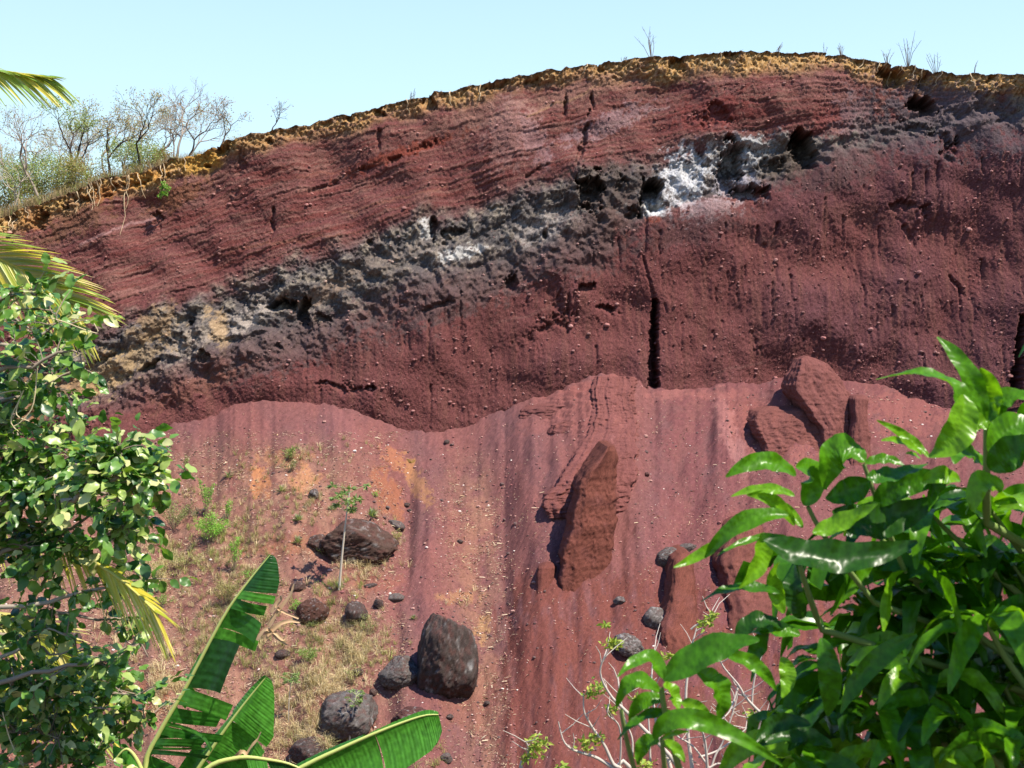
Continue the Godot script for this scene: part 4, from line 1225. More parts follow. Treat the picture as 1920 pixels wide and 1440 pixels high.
func hill_tree(label: String, bx: float, by: float, hpx: float, d: float, bark: Color, a: Color, b: Color, leaves: int, s: int, level := 5, lean := 0.0, spread := 0.75, called := "hilltop_tree") -> void:
	var rng := RandomNumberGenerator.new()
	rng.seed = s
	var base := at(bx, by, d)
	var hm := hpx * d / F * 1.28
	var g := Geo.new()
	var tips := []
	var bushy := called == "scrub_bush"
	for k in (6 if bushy else 1):
		var way := Vector3(lean, 1, 0.05) if not bushy else Vector3(rng.randfn() * 0.8, 1, rng.randfn() * 0.8)
		var foot := base - Vector3(0, 0.35, 0) + (Vector3(rng.randfn(), 0, rng.randfn()) * 0.01 if bushy else Vector3.ZERO)
		grow(g, tips, foot, way.normalized(), hm * (0.22 if bushy else 0.30), hm * (0.009 if bushy else 0.018), level, rng, bark, spread)
	var o := thing(called, base, label, "tree" if level > 3 else "shrub", "trees and shrubs on the hilltop")
	put("trunk", g.mesh(base), M.bark, o)
	if leaves > 0:
		var lv := Geo.new()
		for k in leaves:
			var p: Vector3 = tips[rng.randi() % tips.size()] + Vector3(rng.randfn(), rng.randfn(), rng.randfn()) * (0.26 if bushy else 0.14)
			var dir := Vector3(rng.randfn(), rng.randfn() * 0.7, rng.randfn()).normalized()
			lv.leaf(p, dir, dir.cross(Vector3(rng.randfn(), rng.randfn(), rng.randfn())).normalized(), 0.13, 0.075, a.lerp(b, rng.randf()))
		put("crown", lv.mesh(base), M.leafy, o)


func hilltop_plants() -> void:
	var black := Color(0.055, 0.042, 0.035)
	var pale := Color(0.30, 0.25, 0.21)
	var tan := Color(0.32, 0.20, 0.10)
	var rust := Color(0.42, 0.24, 0.12)
	var yg := Color(0.42, 0.43, 0.17)
	var gr := Color(0.25, 0.36, 0.11)
	hill_tree("small nearly leafless black twisted tree farthest up the slope", 508, 247, 66, 86.5, black, rust, tan, 40, 501, 4, 0.1, 0.6)
	hill_tree("black trunked umbrella tree with sparse brown leaves, second from the top", 412, 271, 86, 86.5, black, rust, tan, 240, 502, 5, -0.05, 0.85)
	hill_tree("leaning dark branched tree with thin pinkish twigs, third from the top", 352, 288, 98, 87.5, black, Color(0.40, 0.28, 0.2), rust, 260, 503, 5, 0.3, 0.8)
	hill_tree("tall pale leafless tree behind the leaning one", 330, 290, 124, 92, pale, tan, tan, 60, 504, 5, 0.05, 0.6)
	hill_tree("slim dark tree with rusty tips above green bushes", 262, 300, 112, 87.5, black, rust, yg, 420, 505, 5, 0.1, 0.75)
	hill_tree("forked dark tree with yellowish rusty crown", 206, 322, 118, 87, black, yg, rust, 700, 506, 5, -0.1, 0.8)
	hill_tree("leafy yellow green tree with black trunk", 128, 312, 112, 88, black, yg, gr, 1500, 507, 5, 0.1, 0.8)
	hill_tree("twin dark tree with green leaves behind the leafy one", 152, 318, 108, 91, black, yg, rust, 900, 508, 5, 0.05, 0.7)
	hill_tree("pale bare tree with whitish twigs above the green scrub", 74, 366, 150, 87, pale, yg, tan, 260, 509, 5, -0.1, 0.65)
	hill_tree("pale bare tree at the picture edge", 18, 352, 150, 90, pale, tan, yg, 200, 510, 5, 0.1, 0.6)
	hill_tree("thin whitish sapling leaning over the ochre rim", 30, 402, 110, 85.6, Color(0.45, 0.38, 0.3), yg, tan, 60, 511, 4, -0.2, 0.5)
	var scrub := ["dense green bush at the picture edge on the hill", "yellow green bush behind the pale bare tree", "dense green bush under the leafy yellow green tree", "yellow bush left of the forked dark tree", "green bush between the forked and the slim dark trees", "small green bush right of the slim dark tree", "low yellow bush on the hill edge under the pale tree", "brown dry bush on the rim under the leafy tree", "brown dry bush on the rim before the forked tree", "large green bush cut off by the picture edge", "brown dry bush under the leaning dark tree", "brown dry bush before the slim dark tree", "yellow dry bush low on the rim, third from the edge", "brown bush lowest on the rim at the picture edge"]
	var nth := 0
	for q in [[20, 360, 90, 1100, gr, yg], [70, 345, 80, 1000, yg, gr], [118, 345, 70, 1000, gr, yg], [160, 335, 64, 900, yg, tan], [232, 300, 58, 800, gr, yg], [280, 292, 44, 500, gr, yg], [45, 385, 60, 700, yg, tan], [140, 360, 44, 500, tan, yg], [190, 345, 44, 500, tan, yg], [-40, 380, 110, 1100, gr, yg], [305, 300, 36, 400, tan, rust], [250, 318, 36, 400, tan, yg], [100, 372, 46, 500, yg, tan], [0, 395, 50, 500, tan, yg]]:
		nth += 1
		hill_tree(scrub[nth - 1], q[0], q[1] + 10, q[2] * 1.45, 88.0 + (int(q[0]) % 3) * 0.8, Color(0.34, 0.28, 0.22), q[4], q[5], q[3] * 3, 520 + int(q[0]), 3, 0.0, 1.1, "scrub_bush")
	var far_rng := RandomNumberGenerator.new()
	far_rng.seed = 77
	var far_words := ["at the picture edge", "behind the pale bare tree", "between the pale tree and the leafy tree", "behind the leafy yellow green tree", "behind the twin dark tree", "between the twin and forked trees", "behind the forked dark tree", "left of the slim dark tree", "behind the slim dark tree", "right of the slim dark tree", "behind the tall pale leafless tree", "left of the umbrella tree"]
	for k in 12:
		var u := 6.0 + k * 32.0
		hill_tree("far pale twiggy tree " + far_words[k], u, look(top_x, top_y, u) - 12.0, far_rng.randf_range(88, 112) * (1.0 if u < 300.0 else 0.75), 93.0 + far_rng.randf() * 4.0, Color(0.34, 0.29, 0.25), [yg, tan, rust, Color(0.44, 0.40, 0.2)][k % 4], Color(0.46, 0.40, 0.24), 420, 700 + k, 6, far_rng.randfn() * 0.12, 0.7)
	# dry shrubs of thin sticks along the rim
	for q in [[1222, 108, 62, "tallest dry stick shrub standing on the rim before the summit"], [1456, 102, 26, "small upright dry twig bush on the flat summit rim"], [1578, 102, 28, "low spreading dry twig bush where the summit rim ends"], [1702, 124, 66, "broad dry twig shrub right of the notch in the rim"], [1755, 137, 46, "slender dry twig shrub right of the broad one"], [1826, 141, 30, "single thin dry stalk near the right end of the rim"], [772, 190, 28, "small pale dry twig bush midway up the rim"], [1170, 114, 12, "tiny dry twig bush left of the tallest stick shrub"], [1546, 102, 26, "single bent dry stick near the end of the summit rim"], [1664, 121, 34, "thin dry twig shrub at the notch in the rim"]]:
		var rng := RandomNumberGenerator.new()
		rng.seed = 600 + int(q[0])
		var base := at(q[0], q[1], 85.2)
		var hm: float = q[2] * 85.0 / F
		var g := Geo.new()
		var n := 7 if q[2] > 30 else 5
		if "single" in q[3]: n = 2
		for k in n:
			var lean := Vector3(rng.randfn() * 0.36, 1.0, rng.randfn() * 0.25).normalized()
			var e := base + lean * hm * (0.55 + 0.45 * rng.randf())
			var m := base.lerp(e, 0.5) + Vector3(rng.randfn() * 0.08, 0, 0)
			g.tube([base - Vector3(0, 0.3, 0), m, e], [0.022, 0.017, 0.008], 4, Color(0.16, 0.13, 0.11))
			for t in 3:
				var s: Vector3 = m.lerp(e, rng.randf() * 0.8)
				g.tube([s, s + Vector3(rng.randfn() * 0.3, 0.35, rng.randfn() * 0.2) * hm * 0.22], [0.010, 0.005], 3, Color(0.18, 0.14, 0.12))
		var o := thing("dry_shrub", base, q[3], "shrub", "dry stick shrubs along the rim")
		put("twigs", g.mesh(base), M.bark, o)
	# dead wood and tall dry grass at the rim, left
	var rng2 := RandomNumberGenerator.new()
	rng2.seed = 88
	var xf := []
	var cc := PackedColorArray()
	var tuft := tuft_mesh(10, 0.5, 12)
	for k in 2400:
		var u := rng2.randf_range(-120, 400)
		var back := rng2.randf() * 6.0
		var p := at(u, look(top_x, top_y, u) + 4.0, face_depth(u, 340.0) + back)
		p.y = at(u, look(top_x, top_y, u) + 3.0, face_depth(u, 340.0)).y - back * 0.03
		var s := 0.4 + 0.8 * rng2.randf() * clampf((420.0 - u) / 200.0, 0.3, 1.0)
		xf.append(Transform3D(Basis.from_euler(Vector3(0, rng2.randf() * TAU, rng2.randfn() * 0.15)).scaled(Vector3(s, s * 1.1, s)), p))
		cc.append(Color(0.24, 0.16, 0.08).lerp(Color(0.42, 0.32, 0.17), rng2.randf()) if rng2.randf() < 0.75 else Color(0.28, 0.30, 0.10))
	tag(scatter("tall_dry_grass", tuft, M.straw, xf, cc), "tall brown dry grass between the hilltop bushes", "grass", "", "stuff")
	print("hill ", Time.get_ticks_msec())


func cliff_plants() -> void:
	var rng := RandomNumberGenerator.new()
	rng.seed = 640
	var base := at(312, 372, face_depth(312, 360) - 0.6)
	var o := thing("cliff_plant", base, "bright green plant hanging on the cliff under the ochre soil", "plant")
	var g := Geo.new()
	var st := Geo.new()
	for k in 12:
		var e := base + Vector3(rng.randfn() * 0.28, 0.1 + rng.randf() * 0.9, 0.15 + rng.randf() * 0.2)
		st.tube([base + Vector3(0, 0, -0.5), base.lerp(e, 0.5), e], [0.015, 0.012, 0.006], 4, Color(0.25, 0.2, 0.1))
		for q in 26:
			var dir := Vector3(rng.randfn(), rng.randfn(), rng.randfn()).normalized()
			g.leaf(e + dir * 0.05, dir, dir.cross(Vector3(rng.randfn(), rng.randfn(), 1)).normalized(), 0.16, 0.08, Color(0.12, 0.30, 0.05).lerp(Color(0.30, 0.46, 0.08), rng.randf()))
	put("stems", st.mesh(base), M.bark, o)
	put("foliage", g.mesh(base), M.leafy, o)


# ---------- close plants ----------
func blade(pts: Array, widths: Array, normal_hint: Vector3, fold: float, across := 4, wave := 0.0, wave_n := 5.0, twist := 0.0, veins := 0.0) -> Geo:
	# a leaf blade swept along pts; fold lifts both halves out of the midrib
	var g := Geo.new()
	var pos := PackedVector3Array()
	var cols := PackedColorArray()
	var n := pts.size()
	for k in n:
		var tan: Vector3 = (pts[mini(k + 1, n - 1)] - pts[maxi(k - 1, 0)])
		tan = tan.normalized() if tan.length_squared() > 1e-14 else Vector3.UP
		var hint := normal_hint.rotated(tan, twist * k / (n - 1.0)) if twist != 0.0 else normal_hint
		var side := tan.cross(hint)
		side = side.normalized() if side.length_squared() > 1e-8 else Vector3.RIGHT
		var nn := side.cross(tan).normalized()
		for i in across + 1:
			var s := i / float(across) * 2.0 - 1.0
			var hw: float = widths[k] * 0.5
			pos.append(pts[k] + side * s * hw + nn * (absf(s) * hw * fold + sin(k * wave_n + s * 1.3) * wave * absf(s) * hw + sin(k * 2.1 - absf(s) * 5.0) * veins * hw))
			cols.append(Color.WHITE)
	g.grid(pos, cols, across + 1, n)
	return g


func mango_width(t: float) -> float:
	return pow(sin(PI * clampf(pow(t, 0.8) * 0.97 + 0.015, 0.0, 1.0)), 0.75)


func mango_leaf(parent: Node3D, a: Vector3, b: Vector3, c: Vector3, width: float, rng: RandomNumberGenerator, mat := -1, tilt := 0.0) -> void:
	var pts := []
	var ws := []
	for k in 37:
		var t := k / 36.0
		pts.append(bez(a, b, c, t))
		ws.append(width * 0.86 * mango_width(t))
	var hint := Vector3(rng.randfn() * 0.3, 0.8, 0.75 + tilt).normalized()
	var g := blade(pts, ws, hint, 0.22 + rng.randf() * 0.15, 6, 0.20, 0.36 + rng.randf() * 0.25, rng.randfn() * 0.45, 0.035)
	var m: int = mat if mat >= 0 else [0, 1, 1, 1, 2, 2, 3][rng.randi() % 7]
	put("leaf", g.mesh(a), M.mango[m], parent, a - parent.position)


func mango() -> void:
	var rng := RandomNumberGenerator.new()
	rng.seed = 700
	var base := Vector3(1.75, EYE.y - 2.0, -3.1)
	var o := thing("mango_tree", base, "green tree with long glossy leaves close by on the right", "tree")
	var bark := Color(0.13, 0.11, 0.085)
	var green := Color(0.16, 0.22, 0.07)
	var tk := Geo.new()
	tk.tube([base - Vector3(0, 0.3, 0), base + Vector3(-0.05, 0.5, 0), base + Vector3(-0.12, 1.1, 0.0), base + Vector3(-0.2, 1.6, 0.02), base + Vector3(-0.3, 2.1, 0.0)], [0.075, 0.065, 0.055, 0.042, 0.02], 10, bark)
	put("trunk", tk.mesh(base), M.bark, o)
	# leaves that can be told apart: base, bend, tip in photo pixels, width, depth, tone
	var list := [
		[1848, 785, 1826, 690, 1757, 632, 44, 2.75, 1], [1842, 800, 1880, 740, 1838, 690, 52, 2.8, 2], [1800, 845, 1840, 660, 1643, 712, 58, 2.65, 1], [1806, 740, 1815, 830, 1742, 856, 70, 2.62, 2], [1850, 800, 1878, 722, 1945, 752, 52, 2.8, 1], [1856, 850, 1880, 790, 1960, 790, 70, 2.7, 1],
		[1850, 805, 1818, 770, 1822, 822, 40, 2.7, 2], [1742, 858, 1706, 815, 1644, 788, 22, 2.9, 2], [1728, 852, 1692, 818, 1652, 826, 20, 2.85, 2], [1728, 862, 1712, 848, 1698, 850, 12, 2.85, 2], [1855, 880, 1900, 840, 1950, 830, 74, 2.6, 0], [1845, 870, 1800, 830, 1790, 870, 50, 2.85, 1],
		[1622, 866, 1556, 812, 1546, 918, 78, 2.7, 1], [1622, 870, 1660, 850, 1696, 874, 26, 2.8, 1], [1630, 900, 1590, 930, 1548, 935, 60, 2.75, 0], [1625, 895, 1660, 900, 1740, 870, 44, 2.7, 0],
		[1492, 892, 1432, 838, 1361, 894, 44, 2.8, 1], [1508, 948, 1540, 870, 1492, 876, 70, 2.75, 1], [1490, 930, 1436, 905, 1371, 931, 26, 2.7, 2], [1490, 985, 1450, 920, 1400, 928, 30, 2.75, 2], [1505, 990, 1480, 950, 1430, 930, 24, 2.8, 2], [1478, 965, 1380, 960, 1322, 1046, 44, 2.7, 1], [1360, 1010, 1320, 1040, 1263, 1064, 26, 2.72, 2],
		[1478, 1008, 1410, 1000, 1345, 1042, 20, 2.8, 1], [1428, 1000, 1440, 1050, 1385, 1102, 46, 2.7, 2], [1524, 1000, 1580, 985, 1646, 945, 44, 2.65, 2], [1432, 1014, 1560, 1080, 1720, 1015, 76, 2.6, 3], [1560, 960, 1640, 1010, 1760, 930, 84, 2.75, 3], [1640, 950, 1700, 880, 1780, 905, 60, 2.8, 0], [1470, 1150, 1440, 1090, 1462, 1055, 36, 2.8, 2],
		[1462, 1112, 1384, 1085, 1315, 1128, 32, 2.75, 0], [1505, 1160, 1480, 1110, 1490, 1060, 46, 2.9, 3], [1800, 900, 1760, 880, 1730, 905, 40, 2.7, 2], [1880, 920, 1830, 880, 1825, 960, 60, 2.6, 2], [1780, 880, 1745, 900, 1740, 960, 40, 2.75, 0],
		[1244, 1272, 1226, 1200, 1158, 1270, 40, 2.6, 1], [1236, 1296, 1180, 1245, 1156, 1326, 40, 2.55, 1], [1248, 1312, 1196, 1300, 1180, 1352, 34, 2.6, 1], [1244, 1276, 1330, 1205, 1424, 1200, 68, 2.6, 0], [1246, 1290, 1262, 1290, 1272, 1332, 40, 2.55, 2], [1306, 1262, 1372, 1280, 1346, 1352, 54, 2.6, 1], [1278, 1316, 1312, 1322, 1336, 1352, 28, 2.6, 2],
		[1262, 1338, 1205, 1325, 1158, 1388, 26, 2.6, 0], [1226, 1386, 1266, 1290, 1468, 1436, 46, 2.5, 1], [1236, 1392, 1200, 1380, 1196, 1434, 36, 2.5, 1], [1240, 1396, 1268, 1392, 1284, 1430, 26, 2.5, 2], [1240, 1386, 1266, 1372, 1292, 1372, 14, 2.5, 2], [1380, 1196, 1420, 1140, 1470, 1180, 44, 2.7, 3], [1362, 1230, 1420, 1230, 1456, 1296, 34, 2.65, 1],
		[1464, 1232, 1490, 1270, 1466, 1308, 36, 2.65, 2], [1540, 1196, 1566, 1280, 1552, 1342, 50, 2.6, 0], [1720, 1190, 1610, 1240, 1576, 1338, 44, 2.6, 0], [1440, 1180, 1420, 1220, 1400, 1250, 40, 2.7, 0], [1500, 1190, 1450, 1175, 1400, 1190, 40, 2.7, 1], [1520, 1360, 1440, 1340, 1418, 1390, 40, 2.6, 3], [1560, 1400, 1500, 1360, 1420, 1400, 40, 2.7, 3],
	]
	for q in list:
		var d: float = q[7]
		mango_leaf(o, at(q[0], q[1], d), at(q[2], q[3], d - 0.05 + rng.randf() * 0.1), at(q[4], q[5], d - 0.06 + rng.randf() * 0.1), q[6] * d / F, rng, q[8], 0.3)
	# whorls that fill the crown
	var whorls := [[1740, 960, 3.0], [1860, 960, 2.9], [1640, 1000, 3.1], [1800, 1040, 3.2], [1700, 1080, 3.0], [1600, 1120, 3.2], [1900, 1060, 3.0], [1760, 1150, 3.1], [1850, 1170, 2.8], [1660, 1220, 3.1], [1580, 1260, 3.0], [1740, 1280, 2.9], [1880, 1280, 3.0], [1640, 1340, 2.9], [1800, 1360, 2.8], [1560, 1400, 3.0], [1720, 1420, 2.8], [1900, 1400, 2.7], [1500, 1440, 2.9], [1620, 1440, 3.3], [1820, 1250, 3.4], [1700, 1360, 3.4], [1860, 1440, 3.3], [1540, 1330, 3.4]]
	for k in 26:
		whorls.append([rng.randf_range(1930, 2500), rng.randf_range(560, 1400), rng.randf_range(2.6, 3.8)])
	for k in 26:
		whorls.append([rng.randf_range(2140, 2700), rng.randf_range(380, 1050), rng.randf_range(2.1, 2.9)])
	var made := list.size()
	var inner := Geo.new()
	for w in whorls:
		var centre := at(w[0], w[1], w[2])
		var from := base + Vector3(-0.15, clampf((centre.y - base.y) - 0.45, 0.2, 1.9), 0)
		var tg := Geo.new()
		var mid := from.lerp(centre, 0.55) + Vector3(rng.randfn() * 0.05, -0.08, rng.randfn() * 0.08)
		var pts := []
		for k in 8: pts.append(bez(from, mid, centre, k / 7.0))
		tg.tube(pts, [0.014, 0.012, 0.011, 0.010, 0.009, 0.008, 0.007, 0.005], 6, green)
		put("branch", tg.mesh(from), M.bark, o, from - base)
		var n := rng.randi_range(8, 10)
		for k in n:
			made += 1
			var ang := TAU * k / n + rng.randf() * 0.5
			var out := Vector3(cos(ang), 0.25 + rng.randfn() * 0.2, sin(ang)).normalized()
			var length := 0.17 + rng.randf() * 0.10
			var a := centre + out * 0.01 + Vector3(0, rng.randfn() * 0.02, 0)
			var b := a + out * length * 0.55 + Vector3(0, 0.03, 0)
			var c := a + out * length * 0.85 + Vector3(0, -length * (0.25 + 0.5 * rng.randf()), 0)
			if made <= 296 and w[0] < 1930.0:
				mango_leaf(o, a, b, c, length * (0.22 + rng.randf() * 0.06), rng, -1, rng.randfn() * 0.8 - 0.6)
			else:
				var lp := []
				var lw := []
				for q in 9:
					lp.append(bez(a, b, c, q / 8.0))
					lw.append(length * 0.25 * mango_width(q / 8.0))
				inner.grid_from(blade(lp, lw, Vector3(rng.randfn() * 0.4, 1.0, rng.randfn() * 0.5), 0.25, 4))
	for k in 34:
		var c0 := at(rng.randf_range(1500, 2000), rng.randf_range(980, 1500), rng.randf_range(3.0, 3.9))
		for n in 9:
			var ang := TAU * n / 9.0 + rng.randf()
			var out := Vector3(cos(ang), 0.2, sin(ang)).normalized()
			var length := 0.17 + rng.randf() * 0.10
			var lp := []
			var lw := []
			for q in 9:
				lp.append(bez(c0, c0 + out * length * 0.55 + Vector3(0, 0.02, 0), c0 + out * length * 0.85 - Vector3(0, length * (0.3 + 0.5 * rng.randf()), 0), q / 8.0))
				lw.append(length * 0.25 * mango_width(q / 8.0))
			inner.grid_from(blade(lp, lw, Vector3(rng.randfn() * 0.4, 1.0, rng.randfn() * 0.5), 0.25, 4))
	var fo := put("foliage", inner.mesh(base), M.mango[0], o)
	fo.set_meta("kind", "stuff")
	for q in [[1850, 800, 1850, 915, 1850, 980, 2.72, 0.010], [1240, 1290, 1250, 1380, 1290, 1490, 2.58, 0.008], [1515, 950, 1540, 1010, 1640, 1130, 2.78, 0.007], [1620, 870, 1650, 960, 1700, 1080, 2.8, 0.007], [1165, 1330, 1170, 1380, 1200, 1480, 2.6, 0.006], [1500, 1060, 1510, 1100, 1540, 1180, 2.8, 0.008], [1240, 1385, 1245, 1410, 1250, 1500, 2.5, 0.006]]:
		var pts := []
		for k in 7: pts.append(bez(at(q[0], q[1], q[6]), at(q[2], q[3], q[6]), at(q[4], q[5], q[6] + 0.15), k / 6.0))
		pts.append(base + Vector3(-0.1, maxf(0.2, (pts[6] as Vector3).y - base.y - 0.3), 0))
		var r: float = q[7]
		var bg := Geo.new()
		bg.tube(pts, [r * 0.7, r * 0.75, r * 0.8, r * 0.85, r * 0.9, r * 0.95, r, r * 1.5], 7, green)
		put("branch", bg.mesh(base), M.bark, o)


func leafy_tree() -> void:
	var rng := RandomNumberGenerator.new()
	rng.seed = 800
	var base := at(-190, 1990, 7.4)
	var o := thing("leafy_tree", base, "tree with small round glossy leaves filling the left edge", "tree")
	var tk := Geo.new()
	var bark := Color(0.22, 0.17, 0.13)
	tk.tube([base - Vector3(0, 0.3, 0), at(-185, 1500, 7.4), at(-175, 1100, 7.4), at(-180, 800, 7.4), at(-160, 560, 7.4)], [0.13, 0.11, 0.09, 0.06, 0.03], 9, bark)
	put("trunk", tk.mesh(base), M.bark, o)
	var ways := [
		[[-170, 640], [-40, 575], [30, 552], [70, 555], [105, 590]], [[-170, 720], [-40, 650], [50, 645], [100, 610], [125, 612]], [[-170, 800], [-40, 760], [60, 738], [110, 702], [172, 692]], [[-170, 760], [-40, 700], [50, 690], [130, 655], [160, 690]], [[-170, 680], [-60, 620], [20, 600], [60, 620], [90, 600]],
		[[-175, 1080], [-60, 1010], [50, 990], [92, 975], [140, 930], [170, 890], [176, 842]], [[120, 945], [190, 905], [236, 890], [262, 905], [282, 915]], [[165, 895], [200, 868], [232, 858], [218, 838]], [[-170, 950], [-40, 900], [30, 872], [60, 838], [112, 818], [150, 840]], [[-170, 1090], [-40, 1030], [60, 1010], [130, 990], [190, 962], [262, 972]],
		[[-170, 1120], [-40, 1062], [40, 1025], [120, 1028], [165, 1018], [222, 994], [235, 985]], [[-170, 1180], [-40, 1140], [90, 1128], [150, 1112], [210, 1100], [262, 1090], [280, 1110]], [[-170, 1230], [-40, 1180], [60, 1152], [120, 1150], [180, 1160], [250, 1168], [262, 1192]], [[-170, 1360], [-40, 1300], [60, 1262], [140, 1250], [212, 1232], [260, 1208], [278, 1232]], [[-170, 1380], [-40, 1322], [60, 1308], [150, 1292], [220, 1302], [268, 1300]],
		[[-170, 1400], [-40, 1345], [80, 1346], [170, 1350], [250, 1338], [276, 1350]], [[-170, 1250], [-40, 1190], [40, 1200], [100, 1226], [160, 1220]], [[-170, 1440], [-30, 1385], [60, 1370], [112, 1384]], [[-170, 860], [-40, 830], [30, 760], [70, 720], [100, 740]], [[-170, 1000], [-40, 960], [40, 930], [100, 920], [140, 870]], [[-170, 1050], [-40, 985], [30, 950], [80, 900], [120, 850]], [[-170, 1310], [-60, 1260], [20, 1230], [80, 1180], [130, 1195]], [[-170, 1150], [-60, 1090], [20, 1080], [90, 1070], [150, 1060], [200, 1050]], [[-170, 1300], [-60, 1290], [30, 1280], [90, 1290], [140, 1320], [200, 1330]], [[-170, 1000], [-50, 900], [20, 845], [70, 870], [200, 930], [250, 940]],
		[[-170, 900], [-60, 830], [10, 790], [40, 830], [80, 860]], [[-170, 1500], [-20, 1450], [90, 1420], [150, 1425], [182, 1418]],
	]
	var spots := []
	for wi in ways.size():
		var w: Array = ways[wi]
		var dense := 0.42 if wi < 5 else (0.38 if wi in [11, 12, 13, 16, 21, 22] else 0.95)
		var pts := []
		var zoff := rng.randfn() * 0.30
		for q in w:
			pts.append(at(q[0], q[1], 7.0 + zoff * clampf((q[0] + 170.0) / 150.0, 0.0, 1.0) + (0.4 if q[0] < -100 else 0.0)))
		var g := Geo.new()
		var line := []
		var rr := []
		var n := 16
		for k in n:
			line.append(poly(pts, k / (n - 1.0)) + Vector3(rng.randfn(), rng.randfn(), rng.randfn()) * 0.008)
			rr.append(lerpf(0.018, 0.003, k / (n - 1.0)))
		g.tube(line, rr, 6, bark.lerp(Color(0.38, 0.33, 0.26), rng.randf() * 0.7))
		# side twigs
		for k in int(46 * dense):
			var t := 0.04 + 0.96 * rng.randf()
			var p := poly(pts, t)
			var dir := Vector3(rng.randfn(), rng.randfn() * 0.8 + 0.1, rng.randfn()).normalized()
			var l := 0.07 + 0.14 * rng.randf()
			var e := p + dir * l
			g.tube([p, p.lerp(e, 0.5) + Vector3(0, 0.01, 0), e], [0.0045, 0.0035, 0.0015], 4, bark)
			for m in 6:
				spots.append([p.lerp(e, 0.3 + 0.7 * m / 3.0), dir])
		for k in int(26.0 * dense * w.size() / 5.0):
			var t := 0.2 + 0.8 * rng.randf()
			spots.append([poly(pts, t), Vector3(rng.randfn(), rng.randfn(), rng.randfn()).normalized()])
		put("branch", g.mesh(base), M.bark, o)
	# withered twigs and a vine in the gaps
	for w in [[[20, 560], [60, 590], [110, 600], [180, 625], [176, 606]], [[0, 705], [50, 660], [90, 690], [150, 665]], [[60, 700], [45, 730], [30, 775], [55, 790]], [[70, 690], [62, 760], [40, 790], [25, 800]], [[5, 1335], [20, 1390], [45, 1440]], [[-10, 740], [40, 735], [20, 790], [50, 820]]]:
		var pts := []
		for q in w: pts.append(at(q[0], q[1], 6.8))
		var line := []
		for k in 14: line.append(poly(pts, k / 13.0))
		var rr := []
		for k in 14: rr.append(0.004 - 0.0001 * k)
		var g := Geo.new()
		g.tube(line, rr, 5, Color(0.55, 0.44, 0.28))
		put("withered_twig", g.mesh(base), M.bark, o)
	# the leaves: a few shapes shared by all
	var shapes := []
	for k in 6:
		var pts := []
		var ws := []
		var curl := 0.1 + 0.12 * k
		for i in 8:
			var t := i / 7.0
			pts.append(Vector3(0, -curl * t * t * 0.6 + 0.05 * sin(t * 4.0 + k), t))
			ws.append((0.62 + 0.05 * (k % 4)) * pow(sin(PI * clampf(pow(t, 0.85) * 0.97 + 0.02, 0.0, 1.0)), 0.72))
		shapes.append(blade(pts, ws, Vector3.UP, 0.12 + 0.06 * (k % 3), 4, 0.10 + 0.03 * k, 1.5).mesh(Vector3.ZERO))
	var seen := 0
	var rest_x := []
	for k in 6: rest_x.append([])
	var rest_c := []
	for k in 6: rest_c.append(PackedColorArray())
	for n in spots.size():
		var p: Vector3 = spots[n][0]
		var dir: Vector3 = spots[n][1]
		dir = (dir + Vector3(rng.randfn() * 0.5, -0.15 + rng.randfn() * 0.4, rng.randfn() * 0.5)).normalized()
		var up := (Vector3(rng.randfn() * 0.6, 1.0, 0.35 + rng.randfn() * 0.6))
		up = (up - dir * up.dot(dir)).normalized()
		var size := 0.045 + 0.05 * rng.randf()
		var b := Basis(up.cross(dir).normalized(), up, dir).scaled_local(Vector3(size, size, size))
		var tf := Transform3D(b, p + dir * 0.01)
		var px := 960.0 + (p.x) * F / -p.z
		var shape := rng.randi() % 6
		var r := rng.randf()
		var mat := 0 if r < 0.22 else (1 if r < 0.52 else (2 if r < 0.80 else (3 if r < 0.90 else 4)))
		if seen < 298 and px > 5.0 and n % 9 == 0:
			seen += 1
			var leaf := put("leaf", shapes[shape], M.tree[mat], o)
			leaf.transform = Transform3D(tf.basis, tf.origin - base)
		else:
			rest_x[shape].append(Transform3D(tf.basis, tf.origin - base))
			rest_c[shape].append(TREE_TONES[mat])
	var vm := leaf_mat(Color(1, 1, 1), Color(0.4, 0.6, 0.1), 0.38, 0.55, true)
	for k in 6:
		scatter("foliage", shapes[k], vm, rest_x[k], rest_c[k], o)
	print("leafy ", spots.size(), " ", Time.get_ticks_msec())


